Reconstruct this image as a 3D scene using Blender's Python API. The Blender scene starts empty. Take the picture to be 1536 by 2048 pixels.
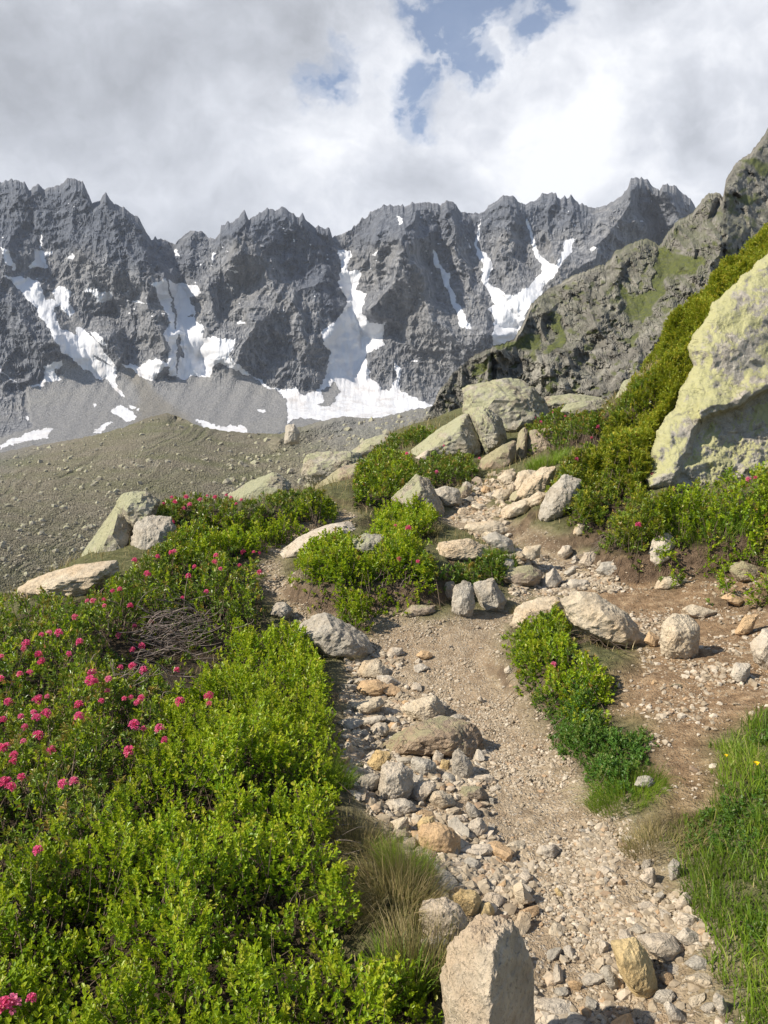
import bpy, bmesh, math, random
import numpy as np
from mathutils import Vector, Matrix
R = math.radians
rng = np.random.default_rng(7)
random.seed(7)
scene = bpy.context.scene
COL = scene.collection

# ------------------------------------------------------------------ camera
PITCH = R(-5.0)
CAMZ = 1.6
VFOV = R(68.0)
cd = bpy.data.cameras.new("camera"); cam = bpy.data.objects.new("camera", cd); COL.objects.link(cam)
cam.location = (0, 0, CAMZ); cam.rotation_euler = (R(90) + PITCH, 0, 0)
cd.sensor_fit = 'VERTICAL'; cd.angle = VFOV; cd.clip_start = 0.05; cd.clip_end = 20000
scene.camera = cam
FPX = 1024 / math.tan(VFOV / 2)
FW = np.array([0, math.cos(PITCH), math.sin(PITCH)]); UP = np.array([0, -math.sin(PITCH), math.cos(PITCH)])
C0 = np.array([0, 0, CAMZ])

def unproj(px, py, c):
    px, py, c = np.broadcast_arrays(np.asarray(px, float), np.asarray(py, float), np.asarray(c, float))
    xc = (px - 768) / FPX; yc = (1024 - py) / FPX
    x = c * xc
    y = c * (FW[1] + yc * UP[1])
    z = CAMZ + c * (FW[2] + yc * UP[2])
    return np.stack([x, y, z], -1)

def project(P):
    P = np.asarray(P, float); d = P - C0
    c = d[..., 1] * FW[1] + d[..., 2] * FW[2]
    cc = np.where(c > 0.05, c, 0.05)
    yc = (d[..., 1] * UP[1] + d[..., 2] * UP[2]) / cc
    px = 768 + FPX * d[..., 0] / cc; py = 1024 - FPX * yc
    bad = c <= 0.05
    return np.where(bad, -9999, px), np.where(bad, 99999, py), c

# ------------------------------------------------------------------ light, sky, exposure
SUN_EL = R(40); SD = np.array([-0.93, -0.37, 0.0]); SD /= np.linalg.norm(SD)
SUN = np.array([SD[0] * math.cos(SUN_EL), SD[1] * math.cos(SUN_EL), math.sin(SUN_EL)])
sl = bpy.data.lights.new("sun", 'SUN'); so = bpy.data.objects.new("sun", sl); COL.objects.link(so)
sl.energy = 5.0; sl.angle = R(0.6); sl.color = (1.0, 0.915, 0.785)
so.rotation_euler = Vector(SUN).to_track_quat('Z', 'Y').to_euler()
scene.view_settings.view_transform = 'Standard'; scene.view_settings.look = 'None'
scene.view_settings.gamma = 1; scene.view_settings.exposure = 0.58
scene.cycles.use_denoising = True
scene.cycles.max_bounces = 5; scene.cycles.diffuse_bounces = 3; scene.cycles.transparent_max_bounces = 6
scene.cycles.transmission_bounces = 3; scene.cycles.glossy_bounces = 2; scene.cycles.volume_bounces = 0

class NT:
    """small node-tree helper"""
    def __init__(s, tree): s.t = tree; s.n = tree.nodes; s.l = tree.links
    def node(s, typ, **kw):
        n = s.n.new(typ)
        for k, v in kw.items():
            if k == 'inp':
                for a, b in v.items(): s.set(n, a, b)
            else: setattr(n, k, v)
        return n
    def set(s, n, k, v):
        sock = n.inputs[k]
        if isinstance(v, bpy.types.NodeSocket): s.l.new(v, sock)
        elif isinstance(v, (tuple, list)) and len(v) == 3 and sock.type == 'RGBA': sock.default_value = (*v, 1)
        else: sock.default_value = v
    def math(s, op, a, b=None, c=None, clamp=False):
        n = s.n.new('ShaderNodeMath'); n.operation = op; n.use_clamp = clamp
        for i, v in enumerate((a, b, c)):
            if v is not None: s.set(n, i, v)
        return n.outputs[0]
    def noise(s, vec, scale, detail=4, rough=0.55, dist=0.0, lac=2.0, out='Fac'):
        n = s.n.new('ShaderNodeTexNoise')
        if vec is not None: s.l.new(vec, n.inputs['Vector'])
        n.inputs['Scale'].default_value = scale; n.inputs['Detail'].default_value = detail
        n.inputs['Roughness'].default_value = rough; n.inputs['Distortion'].default_value = dist; n.inputs['Lacunarity'].default_value = lac
        return n.outputs[out]
    def vor(s, vec, scale, feature='F1', out='Distance', rand=1.0):
        n = s.n.new('ShaderNodeTexVoronoi'); n.feature = feature
        s.l.new(vec, n.inputs['Vector']); n.inputs['Scale'].default_value = scale
        n.inputs['Randomness'].default_value = rand
        return n.outputs[out]
    def ramp(s, fac, stops, interp='LINEAR'):
        n = s.n.new('ShaderNodeValToRGB'); s.l.new(fac, n.inputs[0]); cr = n.color_ramp; cr.interpolation = interp
        while len(cr.elements) < len(stops): cr.elements.new(0.5)
        for e, (p, c) in zip(cr.elements, stops):
            e.position = p; e.color = (c, c, c, 1) if isinstance(c, (int, float)) else (*c, 1)
        return n.outputs[0]
    def mix(s, f, a, b, mode='MIX'):
        n = s.n.new('ShaderNodeMix'); n.data_type = 'RGBA'; n.blend_type = mode
        for k, v in ((0, f), (6, a), (7, b)):
            if isinstance(v, bpy.types.NodeSocket): s.l.new(v, n.inputs[k])
            elif k == 0: n.inputs[k].default_value = v
            else: n.inputs[k].default_value = (*v, 1)
        return n.outputs[2]
    def vmul(s, vec, xyz):
        n = s.n.new('ShaderNodeVectorMath'); n.operation = 'MULTIPLY'; s.l.new(vec, n.inputs[0]); n.inputs[1].default_value = xyz
        return n.outputs[0]
    def dot(s, vec, xyz):
        n = s.n.new('ShaderNodeVectorMath'); n.operation = 'DOT_PRODUCT'; s.l.new(vec, n.inputs[0]); n.inputs[1].default_value = xyz
        return n.outputs['Value']
    def attr(s, name):
        n = s.n.new('ShaderNodeAttribute'); n.attribute_name = name; return n.outputs['Fac']
    def bump(s, h, strength=0.5, dist=0.02, normal=None):
        n = s.n.new('ShaderNodeBump'); s.l.new(h, n.inputs['Height']); n.inputs['Strength'].default_value = strength
        n.inputs['Distance'].default_value = dist
        if normal is not None: s.l.new(normal, n.inputs['Normal'])
        return n.outputs[0]

world = bpy.data.worlds.new("World"); scene.world = world; world.use_nodes = True
w = NT(world.node_tree); w.n.clear()
sky = w.node('ShaderNodeTexSky', sky_type='NISHITA', sun_disc=False, sun_elevation=SUN_EL, sun_rotation=math.atan2(SD[0], SD[1]))
sky.altitude = 2000; sky.air_density = 1.0; sky.dust_density = 0.6
tc = w.node('ShaderNodeTexCoord'); gen = tc.outputs['Generated']
def dirpx(px, py):
    v = unproj(px, py, 1.0) - C0; return tuple(v / np.linalg.norm(v))
# cloud structure: direction-space noise, a little stretched sideways
warpn = w.noise(gen, 4.0, 5, 0.55, out='Color')
wv = w.node('ShaderNodeVectorMath', operation='MULTIPLY_ADD'); w.l.new(warpn, wv.inputs[0]); wv.inputs[1].default_value = (0.16, 0.16, 0.16); w.l.new(gen, wv.inputs[2])
cv = w.vmul(wv.outputs[0], (1.0, 1.0, 1.5))
n_big = w.noise(cv, 3.2, 2, 0.5)
n_mid = w.noise(cv, 7.5, 8, 0.60)
n_fine = w.noise(cv, 17.0, 8, 0.62)
def lobe(px, py, rad_px, gain):
    d = w.dot(wdir, dirpx(px, py)); k = math.cos(rad_px / FPX)
    return w.math('MULTIPLY', w.math('SUBTRACT', d, k), gain / (1 - k))
# the gap in the cloud (blue): soft lobes whose edges are pulled about by turbulence
wd = w.noise(gen, 9.0, 6, 0.6, out='Color'); wo2 = w.node('ShaderNodeVectorMath', operation='SUBTRACT'); w.l.new(wd, wo2.inputs[0]); wo2.inputs[1].default_value = (.5, .5, .5)
wm = w.node('ShaderNodeVectorMath', operation='MULTIPLY_ADD'); w.l.new(wo2.outputs[0], wm.inputs[0]); wm.inputs[1].default_value = (0.15, 0.15, 0.15); w.l.new(gen, wm.inputs[2])
wn_ = w.node('ShaderNodeVectorMath', operation='NORMALIZE'); w.l.new(wm.outputs[0], wn_.inputs[0]); wdir = wn_.outputs[0]
SKY_LOBES = [(905, 20, 90, 1.1), (885, 75, 55, 1.0), (925, 125, 66, 1.0), (965, 160, 55, .95), (822, 188, 66, .8), (650, 165, 78, .9), (690, 95, 50, .7), (1060, 50, 60, .9), (1110, -20, 80, .7), (845, 5, 50, .7), (940, -60, 130, 1.0)]
gap = None
for a in SKY_LOBES:
    l = w.math('MAXIMUM', lobe(*a), 0.0)
    gap = l if gap is None else w.math('MAXIMUM', gap, l)
gf = w.math('ADD', gap, w.math('MULTIPLY', w.math('SUBTRACT', n_fine, 0.5), 2.8))
gf = w.math('ADD', gf, w.math('MULTIPLY', w.math('SUBTRACT', n_mid, 0.5), 2.6))
gapm = w.math('MULTIPLY', w.ramp(gf, [(0.14, 0.0), (0.62, 0.40), (1.1, 0.85)], 'EASE'), w.math('MULTIPLY', gap, 1.9, clamp=True))
# cloud brightness: bright cores to the right of the gap and grey undersides
bright = w.math('MULTIPLY', w.math('SUBTRACT', n_mid, 0.5), 1.25)
bright = w.math('ADD', bright, w.math('MULTIPLY', w.math('SUBTRACT', n_big, 0.5), .9))
bright = w.math('ADD', bright, w.math('MULTIPLY', w.math('SUBTRACT', n_fine, 0.5), 0.2))
for (px, py, r, g) in [(1120, 230, 230, .30), (700, 210, 150, .22), (850, 130, 90, .16), (1280, 90, 160, .20), (740, 60, 60, .1), (1480, 60, 160, .22), (1500, 420, 150, .08), (560, 400, 300, .10), (950, 90, 60, .15), (1100, 330, 120, .1),
                       (250, 60, 420, -.24), (1340, 200, 120, -.22), (1490, 240, 150, -.16), (100, 240, 220, -.06), (880, 290, 90, -.08), (560, 90, 120, -.1), (1330, 350, 120, -.08)]:
    bright = w.math('ADD', bright, w.math('MAXIMUM' if g > 0 else 'MINIMUM', lobe(px, py, r, g), 0.0))
ccol = w.ramp(w.math('ADD', w.math('MULTIPLY', bright, 1.25), 0.47), [(0.0, (0.36, 0.375, 0.41)), (0.3, (0.47, 0.49, 0.535)), (0.6, (0.62, 0.64, 0.69)), (0.95, (0.86, 0.87, 0.90))])
bgs = w.node('ShaderNodeBackground'); w.l.new(sky.outputs[0], bgs.inputs[0]); bgs.inputs[1].default_value = 0.11
bgc = w.node('ShaderNodeBackground'); w.l.new(ccol, bgc.inputs[0]); bgc.inputs[1].default_value = 0.84
# unseen sky behind (sun side) and overhead cleared of cloud to cut fill light
sep = w.node('ShaderNodeSeparateXYZ'); w.l.new(gen, sep.inputs[0])
back = w.ramp(w.math('ADD', w.math('MULTIPLY', sep.outputs[1], -1.0), w.math('MULTIPLY', w.math('SUBTRACT', n_mid, .5), 1.2)), [(0.0, 0.0), (0.4, 0.97)])
overhead = w.ramp(sep.outputs[2], [(0.64, 0.0), (0.8, 0.92)])
clear = w.math('MAXIMUM', gapm, w.math('MAXIMUM', back, overhead))
ms = w.node('ShaderNodeMixShader'); w.l.new(clear, ms.inputs[0]); w.l.new(bgc.outputs[0], ms.inputs[1]); w.l.new(bgs.outputs[0], ms.inputs[2])
wo = w.node('ShaderNodeOutputWorld'); w.l.new(ms.outputs[0], wo.inputs[0])

# ------------------------------------------------------------------ numpy noise
_p = np.random.default_rng(3).permutation(256); PERM = np.concatenate([_p, _p, _p]).astype(np.int64)
_g = np.random.default_rng(4).normal(size=(256, 3)); GR = (_g / np.linalg.norm(_g, axis=1)[:, None]).astype(np.float32)
def perlin(P):
    P = np.asarray(P, np.float32); sh = P.shape[:-1]; P = P.reshape(-1, 3)
    fl = np.floor(P); i = fl.astype(np.int64) & 255; f = P - fl
    u = f * f * f * (f * (f * 6 - 15) + 10); out = 0
    for dx in (0, 1):
        wx = u[:, 0] if dx else 1 - u[:, 0]
        for dy in (0, 1):
            wy = wx * (u[:, 1] if dy else 1 - u[:, 1])
            for dz in (0, 1):
                wz = wy * (u[:, 2] if dz else 1 - u[:, 2])
                h = PERM[PERM[PERM[i[:, 0] + dx] + i[:, 1] + dy] + i[:, 2] + dz]
                g = GR[h]
                out = out + wz * (g[:, 0] * (f[:, 0] - dx) + g[:, 1] * (f[:, 1] - dy) + g[:, 2] * (f[:, 2] - dz))
    return (out * 1.6).reshape(sh)
def fbm(P, oct=4, gain=0.5, lac=2.03):
    P = np.asarray(P, np.float32); a = 1; s = 0
    for k in range(oct):
        s = s + a * perlin(P + 17.3 * k); P = P * lac; a *= gain
    return s
def ridged(P, oct=4, gain=0.5, lac=2.07):
    P = np.asarray(P, np.float32); a = 1; s = 0; wt = 1
    for k in range(oct):
        n = 1 - np.abs(perlin(P + 31.7 * k)) * 1.6
        n = n * n * wt; s = s + a * n; wt = np.clip(n, 0.2, 1); P = P * lac; a *= gain
    return s
def P2(x, y, z=0.0):
    return np.stack(np.broadcast_arrays(np.asarray(x, np.float32), np.asarray(y, np.float32), np.float32(z)), -1)

def inpoly(px, py, poly):
    poly = np.asarray(poly, float); out = np.zeros(px.shape, bool)
    x0, y0 = poly.min(0); x1, y1 = poly.max(0)
    m = (px >= x0) & (px <= x1) & (py >= y0) & (py <= y1)
    if not m.any(): return out
    X = px[m]; Y = py[m]; r = np.zeros(X.shape, bool); n = len(poly)
    for k in range(n):
        xa, ya = poly[k]; xb, yb = poly[(k + 1) % n]
        if ya == yb: continue
        c = ((ya > Y) != (yb > Y)) & (X < (xb - xa) * (Y - ya) / (yb - ya) + xa)
        r ^= c
    out[m] = r
    return out
def polydist(px, py, line):
    d = np.full(px.shape, 1e9, np.float32)
    for (xa, ya), (xb, yb) in zip(line[:-1], line[1:]):
        vx, vy = xb - xa, yb - ya; L = vx * vx + vy * vy + 1e-9
        t = np.clip(((px - xa) * vx + (py - ya) * vy) / L, 0, 1)
        d = np.minimum(d, np.hypot(px - xa - t * vx, py - ya - t * vy))
    return d

# ------------------------------------------------------------------ objects
def mesh_np(name, V, F, smooth=False, attrs=None):
    """V (n,3); F (m,k) array of equal-size faces, or a list of such arrays"""
    V = np.asarray(V, np.float32)
    Fs = [np.asarray(f, np.int32) for f in (F if isinstance(F, list) else [F]) if len(f)]
    me = bpy.data.meshes.new(name)
    me.vertices.add(len(V)); me.vertices.foreach_set('co', V.ravel())
    nl = sum(f.size for f in Fs); nf = sum(len(f) for f in Fs)
    me.loops.add(nl); me.polygons.add(nf)
    me.loops.foreach_set('vertex_index', np.concatenate([f.ravel() for f in Fs]))
    tot = np.concatenate([np.full(len(f), f.shape[1], np.int32) for f in Fs])
    st = np.concatenate([[0], np.cumsum(tot)[:-1]]).astype(np.int32)
    me.polygons.foreach_set('loop_start', st)
    me.polygons.foreach_set('use_smooth', np.full(nf, smooth))
    for k, a in (attrs or {}).items():
        at = me.attributes.new(k, 'FLOAT', 'POINT'); at.data.foreach_set('value', np.asarray(a, np.float32).ravel())
    me.update(calc_edges=True); me.validate()
    return me
def obj(name, me, mat=None, parent=None, loc=None, label=None, cat=None, group=None, kind=None):
    o = bpy.data.objects.new(name, me); COL.objects.link(o)
    if mat is not None and me is not None and not me.materials: me.materials.append(mat)
    if loc is not None: o.location = loc
    if parent is not None: o.parent = parent
    for k, v in (('label', label), ('category', cat), ('group', group), ('kind', kind)):
        if v: o[k] = v
    return o
def grid_faces(ny, nx):
    i = np.arange(ny * nx).reshape(ny, nx)
    return np.stack([i[:-1, :-1], i[:-1, 1:], i[1:, 1:], i[1:, :-1]], -1).reshape(-1, 4)
def compact(V, F, attrs):
    used = np.unique(F); m = np.full(len(V), -1, np.int64); m[used] = np.arange(len(used))
    return V[used], m[F], {k: a[used] for k, a in attrs.items()}

def material(name):
    m = bpy.data.materials.new(name); m.use_nodes = True
    t = NT(m.node_tree); t.n.clear()
    b = t.node('ShaderNodeBsdfPrincipled'); o = t.node('ShaderNodeOutputMaterial'); t.l.new(b.outputs[0], o.inputs[0])
    b.inputs['Roughness'].default_value = 0.85
    b.inputs['Specular IOR Level'].default_value = 0.25
    return m, t, b, o
# ------------------------------------------------------------------ materials of the far setting
def mat_mountain():
    m, t, b, o = material('mountain_rock')
    g = t.node('ShaderNodeNewGeometry').outputs['Position']
    n1 = t.noise(g, 0.010, 5, 0.6); n2 = t.noise(t.vmul(g, (1, 1, .35)), 0.09, 6, 0.65); n3 = t.noise(g, 0.5, 3, 0.6)
    col = t.ramp(n2, [(0.32, (0.062, 0.067, 0.078)), (0.5, (0.145, 0.150, 0.162)), (0.68, (0.29, 0.292, 0.298))])
    warm = t.mix(t.ramp(n1, [(0.45, 0.0), (0.65, 0.7)]), col, (0.20, 0.188, 0.165), 'MIX')
    col = t.mix(0.5, col, warm)
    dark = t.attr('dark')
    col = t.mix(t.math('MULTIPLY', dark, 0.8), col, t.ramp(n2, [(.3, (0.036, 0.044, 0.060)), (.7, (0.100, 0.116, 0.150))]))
    scree = t.attr('scree')
    sc = t.ramp(n3, [(0.35, (0.13, 0.13, 0.132)), (0.6, (0.23, 0.228, 0.226)), (0.75, (0.32, 0.315, 0.305))])
    sc = t.mix(t.ramp(n1, [(0.45, 0.0), (0.7, 0.5)]), sc, (0.22, 0.215, 0.20))
    col = t.mix(scree, col, sc)
    brown = t.attr('brown')
    col = t.mix(t.math('MULTIPLY', brown, 0.6), col, (0.155, 0.14, 0.11))
    t.set(b, 'Base Color', col); t.set(b, 'Roughness', 0.95)
    t.set(b, 'Normal', t.bump(n2, 0.8, 6.0))
    return m
def mat_snow():
    m, t, b, o = material('snow_surface')
    g = t.node('ShaderNodeNewGeometry').outputs['Position']
    n = t.noise(t.vmul(g, (1, 1, .25)), 0.035, 6, 0.6); n2 = t.noise(g, 0.008, 4, 0.5)
    dirt = t.attr('dirt')
    f = t.math('MULTIPLY', dirt, t.ramp(n, [(0.5, 0.0), (0.72, 0.7)]))
    col = t.mix(f, (0.62, 0.63, 0.655), (0.36, 0.32, 0.29))
    col = t.mix(t.math('MULTIPLY', t.ramp(n2, [(0.45, 0.0), (0.75, 0.25)]), dirt), col, (0.54, 0.48, 0.44))
    t.set(b, 'Base Color', col); t.set(b, 'Roughness', 0.7); t.set(b, 'Normal', t.bump(n, 0.7, 5.0))
    return m
Z1 = lambda L: [(x / 2, 300 + y / 2) for x, y in L]
Z2 = lambda L: [(600 + x * .6094, 300 + y * .6094) for x, y in L]
Z4 = lambda L: [(700 + x * .5443, 700 + y * .5443) for x, y in L]
Z9 = lambda L: [(640 + x / 3.657, 1280 + y / 3.657) for x, y in L]
Z10 = lambda L: [(900 + x / 2.56, 1700 + y / 2.56) for x, y in L]
ZH = lambda L: [(950 + x * .3815, 230 + y * .3815) for x, y in L]

ridge = [(-700, 430), (-560, 330), (-400, 400), (-250, 345), (-130, 390), (-60, 372)] + Z1([(0,130),(40,120),(85,125),(115,160),(150,135),(180,158),(215,145),(240,140),(270,112),(300,115),(312,130),(330,125),(350,170),(368,212),(400,200),(410,180),(425,172),(440,200),(460,215),(500,230),(515,250),(550,265),(575,310),(605,362),(650,357),(700,380),(720,355),(760,325),(810,325),(835,355),(860,355),(880,335),(885,300),(920,290),(950,285),(965,255),(978,240),(995,280),(1030,255),(1065,235),(1100,240),(1135,230),(1165,250),(1195,270),(1210,255),(1225,280),(1260,310),(1272,298),(1290,315),(1318,312),(1330,350),(1370,335),(1410,318),(1440,285),(1470,270),(1480,250),(1536,222)]) + \
    Z2([(300,182),(340,185),(375,175),(440,172),(460,185),(480,165),(505,170),(530,205),(600,207),(618,185),(650,165),(665,150),(700,148),(715,170),(740,178),(770,165),(800,145),(830,140),(845,158),(875,160),(890,148),(915,175),(960,190),(1000,185),(1040,160),(1075,130),(1085,95),(1110,90),(1140,98),(1160,120),(1180,130),(1190,115),(1235,118),(1250,140),(1280,160),(1300,190),(1345,245)]) + [(1460, 480), (1540, 430), (1620, 470), (1750, 420), (1900, 500), (2100, 470), (2300, 520)]
ridge = np.array(ridge, float)

SNOW = [Z1(p) for p in [
 [(0,385),(30,400),(65,480),(60,490),(20,460)],
 [(20,500),(70,510),(110,510),(150,520),(185,590),(215,600),(225,680),(255,720),(300,740),(310,710),(350,730),(400,790),(440,830),(465,870),(460,920),(500,990),(455,960),(420,915),(370,900),(320,870),(290,830),(250,810),(200,720),(150,650),(100,590),(60,540)],
 [(140,400),(165,395),(205,412),(180,430),(195,465),(165,475),(112,462),(135,435)],
 [(165,330),(172,340),(165,390),(155,395)], [(265,430),(290,418),(305,430),(285,442)],
 [(310,562),(380,555),(400,570),(445,570),(450,600),(420,610),(385,605),(365,570)],
 [(220,555),(250,545),(280,570),(275,600),(300,650),(270,680),(245,620),(215,630)],
 [(500,610),(540,603),(585,622),(545,615)],
 [(610,530),(660,515),(790,545),(800,570),(755,590),(800,680),(820,720),(815,750),(870,750),(950,755),(910,830),(950,880),(1060,930),(1050,940),(1000,905),(930,880),(880,852),(850,870),(845,915),(790,905),(740,915),(670,900),(690,870),(660,875),(620,920),(570,915),(480,850),(550,865),(620,835),(665,850),(680,800),(650,730),(680,690),(640,600)],
 [(905,815),(950,880),(1050,930),(1110,960),(1180,950),(1220,985),(1300,935),(1310,880),(1325,790),(1280,735),(1330,715),(1380,665),(1380,560),(1350,500),(1370,470),(1355,405),(1405,405),(1385,475),(1440,485),(1415,550),(1470,575),(1450,600),(1450,650),(1480,690),(1536,690),(1536,780),(1460,820),(1480,920),(1536,960),(1536,1060),(1400,1060),(1350,1075),(1310,1100),(1230,1055),(1180,1080),(1150,1090),(1145,1000),(1100,960),(1040,935)],
 [(0,1180),(60,1150),(180,1110),(215,1115),(190,1150),(100,1165),(0,1195)],
 [(110,950),(180,920),(170,860),(250,840),(250,860),(220,880),(240,915),(150,950)],
 [(0,850),(20,900),(90,945),(50,930),(0,885)], [(440,1045),(480,1020),(555,1070),(500,1085)],
 [(370,1130),(420,1090),(450,1095),(400,1130)], [(780,1080),(830,1085),(880,1110),(960,1100),(1000,1130),(880,1140),(820,1120)],
 [(350,720),(400,735),(430,795),(390,775)], [(695,395),(705,390),(712,420),(700,422)], [(735,485),(775,455),(810,412),(790,440)],
 [(850,412),(868,415),(855,455),(848,445)], [(905,482),(950,480),(955,488),(910,490)], [(945,690),(975,678),(985,690),(950,697)],
 [(1028,1040),(1065,1042),(1060,1055),(1030,1052)], [(520,1022),(555,1035),(545,1048),(520,1035)], [(100,1065),(118,1062),(115,1078)], [(365,1015),(385,1020),(378,1032)]]] + [Z2(p) for p in [
 [(165,330),(170,350),(150,380),(160,405),(205,400),(180,460),(220,480),(205,520),(210,560),(260,575),(290,555),(250,620),(255,655),(215,670),(215,710),(235,730),(215,760),(240,785),(290,790),(320,745),(305,690),(330,715),(330,790),(410,830),(445,840),(350,862),(300,872),(230,885),(180,880),(100,905),(60,885),(0,875),(0,800),(60,790),(80,750),(100,680),(65,600),(130,555),(150,500),(125,430),(135,380),(125,330)],
 [(430,325),(445,340),(455,380),(490,410),(490,450),(520,500),(550,560),(565,588),(520,580),(520,545),(475,450),(460,400),(432,360)],
 [(525,270),(565,318),(560,322)],
 [(595,215),(585,320),(625,365),(625,400),(620,430),(645,460),(700,480),(760,440),(800,400),(780,360),(755,300),(742,205),(750,230),(775,320),(805,360),(840,380),(855,345),(870,295),(912,288),(890,325),(850,390),(800,450),(770,500),(735,540),(740,600),(700,635),(640,655),(625,600),(640,560),(615,520),(640,510),(600,440),(590,410),(605,380),(580,340),(575,280)],
 [(945,325),(960,315),(975,320),(950,340)], [(975,300),(1005,278),(980,295)], [(318,212),(326,215),(342,242),(330,242)],
 [(215,385),(240,378),(180,400),(170,395)], [(230,345),(262,320),(250,340)], [(370,690),(400,680),(380,695)]]]
HOLES = [Z1(p) for p in [[(1265,1020),(1300,1000),(1290,960),(1340,930),(1362,970),(1330,1030)], [(700,930),(712,730),(722,750),(735,835),(715,830)], [(662,510),(668,508),(712,700),(708,720)],
   [(755,655),(775,650),(775,662),(758,660)], [(780,650),(790,650),(808,705),(785,690)], [(380,820),(400,825),(440,860),(400,845)]]]
SCREE = [Z1(p) for p in [
 [(240,830),(330,870),(470,960),(480,850),(620,925),(850,905),(900,870),(1050,930),(1145,1000),(1150,1110),(1050,1200),(780,1200),(0,1300),(-400,1400),(-400,1200),(0,1150),(130,1110),(100,950),(240,920)],
 [(1262,1040),(1260,1000),(1300,930),(1365,920),(1370,1040),(1300,1060)], [(1150,1110),(1180,1080),(1230,1055),(1310,1100),(1536,1070),(1536,1300),(1150,1300)],
 [(220,690),(300,740),(330,700),(310,640),(280,690)]]] + [Z2([(0,870),(60,880),(100,905),(60,930),(0,930)])]
# crest lines (pushed towards the viewer) and gully lines (pushed back): polyline, half width px, metres
CREST = [(Z1([(60,120),(70,330),(40,380)]),60,50),(Z1([(280,112),(290,300),(330,400),(400,500)]),60,70),(Z1([(430,175),(470,350),(560,500),(610,640),(660,760),(650,850)]),55,80),
 (Z1([(520,250),(600,450),(640,520)]),30,40),(Z1([(-300,400),(-60,560),(60,640),(230,830)]),110,85),(Z1([(-300,800),(-40,900),(60,1000),(100,1120)]),60,90),
 (Z1([(775,325),(760,420),(720,500)]),35,35),(Z1([(975,240),(960,400),(860,480),(830,600),(850,720)]),45,60),(Z1([(1120,232),(1060,420),(1090,560),(1190,640),(1230,760),(1230,960)]),80,85),
 (Z1([(1210,260),(1290,480),(1330,640)]),40,28),(Z1([(1020,690),(960,800),(930,850)]),45,70),(Z1([(880,870),(1000,900),(1100,980),(1140,1080)]),70,40),
 (Z1([(430,760),(520,880),(600,920),(700,1020),(790,1100)]),40,45),
 (Z2([(270,180),(250,300),(200,380)]),30,35),(Z2([(375,178),(340,300),(320,400),(250,520)]),45,70),(Z2([(340,300),(390,450),(440,560),(560,650),(610,700)]),60,90),
 (Z2([(490,168),(500,300),(560,450),(620,600)]),45,70),(Z2([(690,150),(680,300),(690,460)]),55,80),(Z2([(830,142),(815,260),(830,360)]),40,50),(Z2([(890,150),(900,240)]),30,35),
 (Z2([(1110,92),(1060,220),(960,340),(860,450),(780,560)]),75,110),(Z2([(1215,116),(1240,200),(1260,330)]),50,70),(Z2([(300,700),(350,760),(400,820)]),50,40),(Z2([(270,690),(265,780)]),30,30),(Z2([(1140,98),(1170,220),(1200,330)]),25,-50)]
# darker zones, polygons: slaty upper rock, with cloud shadow and slope shade painted in
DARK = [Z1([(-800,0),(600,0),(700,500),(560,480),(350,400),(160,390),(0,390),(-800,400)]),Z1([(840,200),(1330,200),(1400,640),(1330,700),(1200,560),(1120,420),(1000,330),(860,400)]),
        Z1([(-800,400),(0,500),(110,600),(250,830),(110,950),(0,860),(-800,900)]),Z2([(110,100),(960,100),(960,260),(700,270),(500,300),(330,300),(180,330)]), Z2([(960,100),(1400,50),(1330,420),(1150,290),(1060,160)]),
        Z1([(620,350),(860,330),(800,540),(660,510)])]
DARKW = [1, 1, 0.55, 0.8, 0.5, 0.7]

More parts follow.
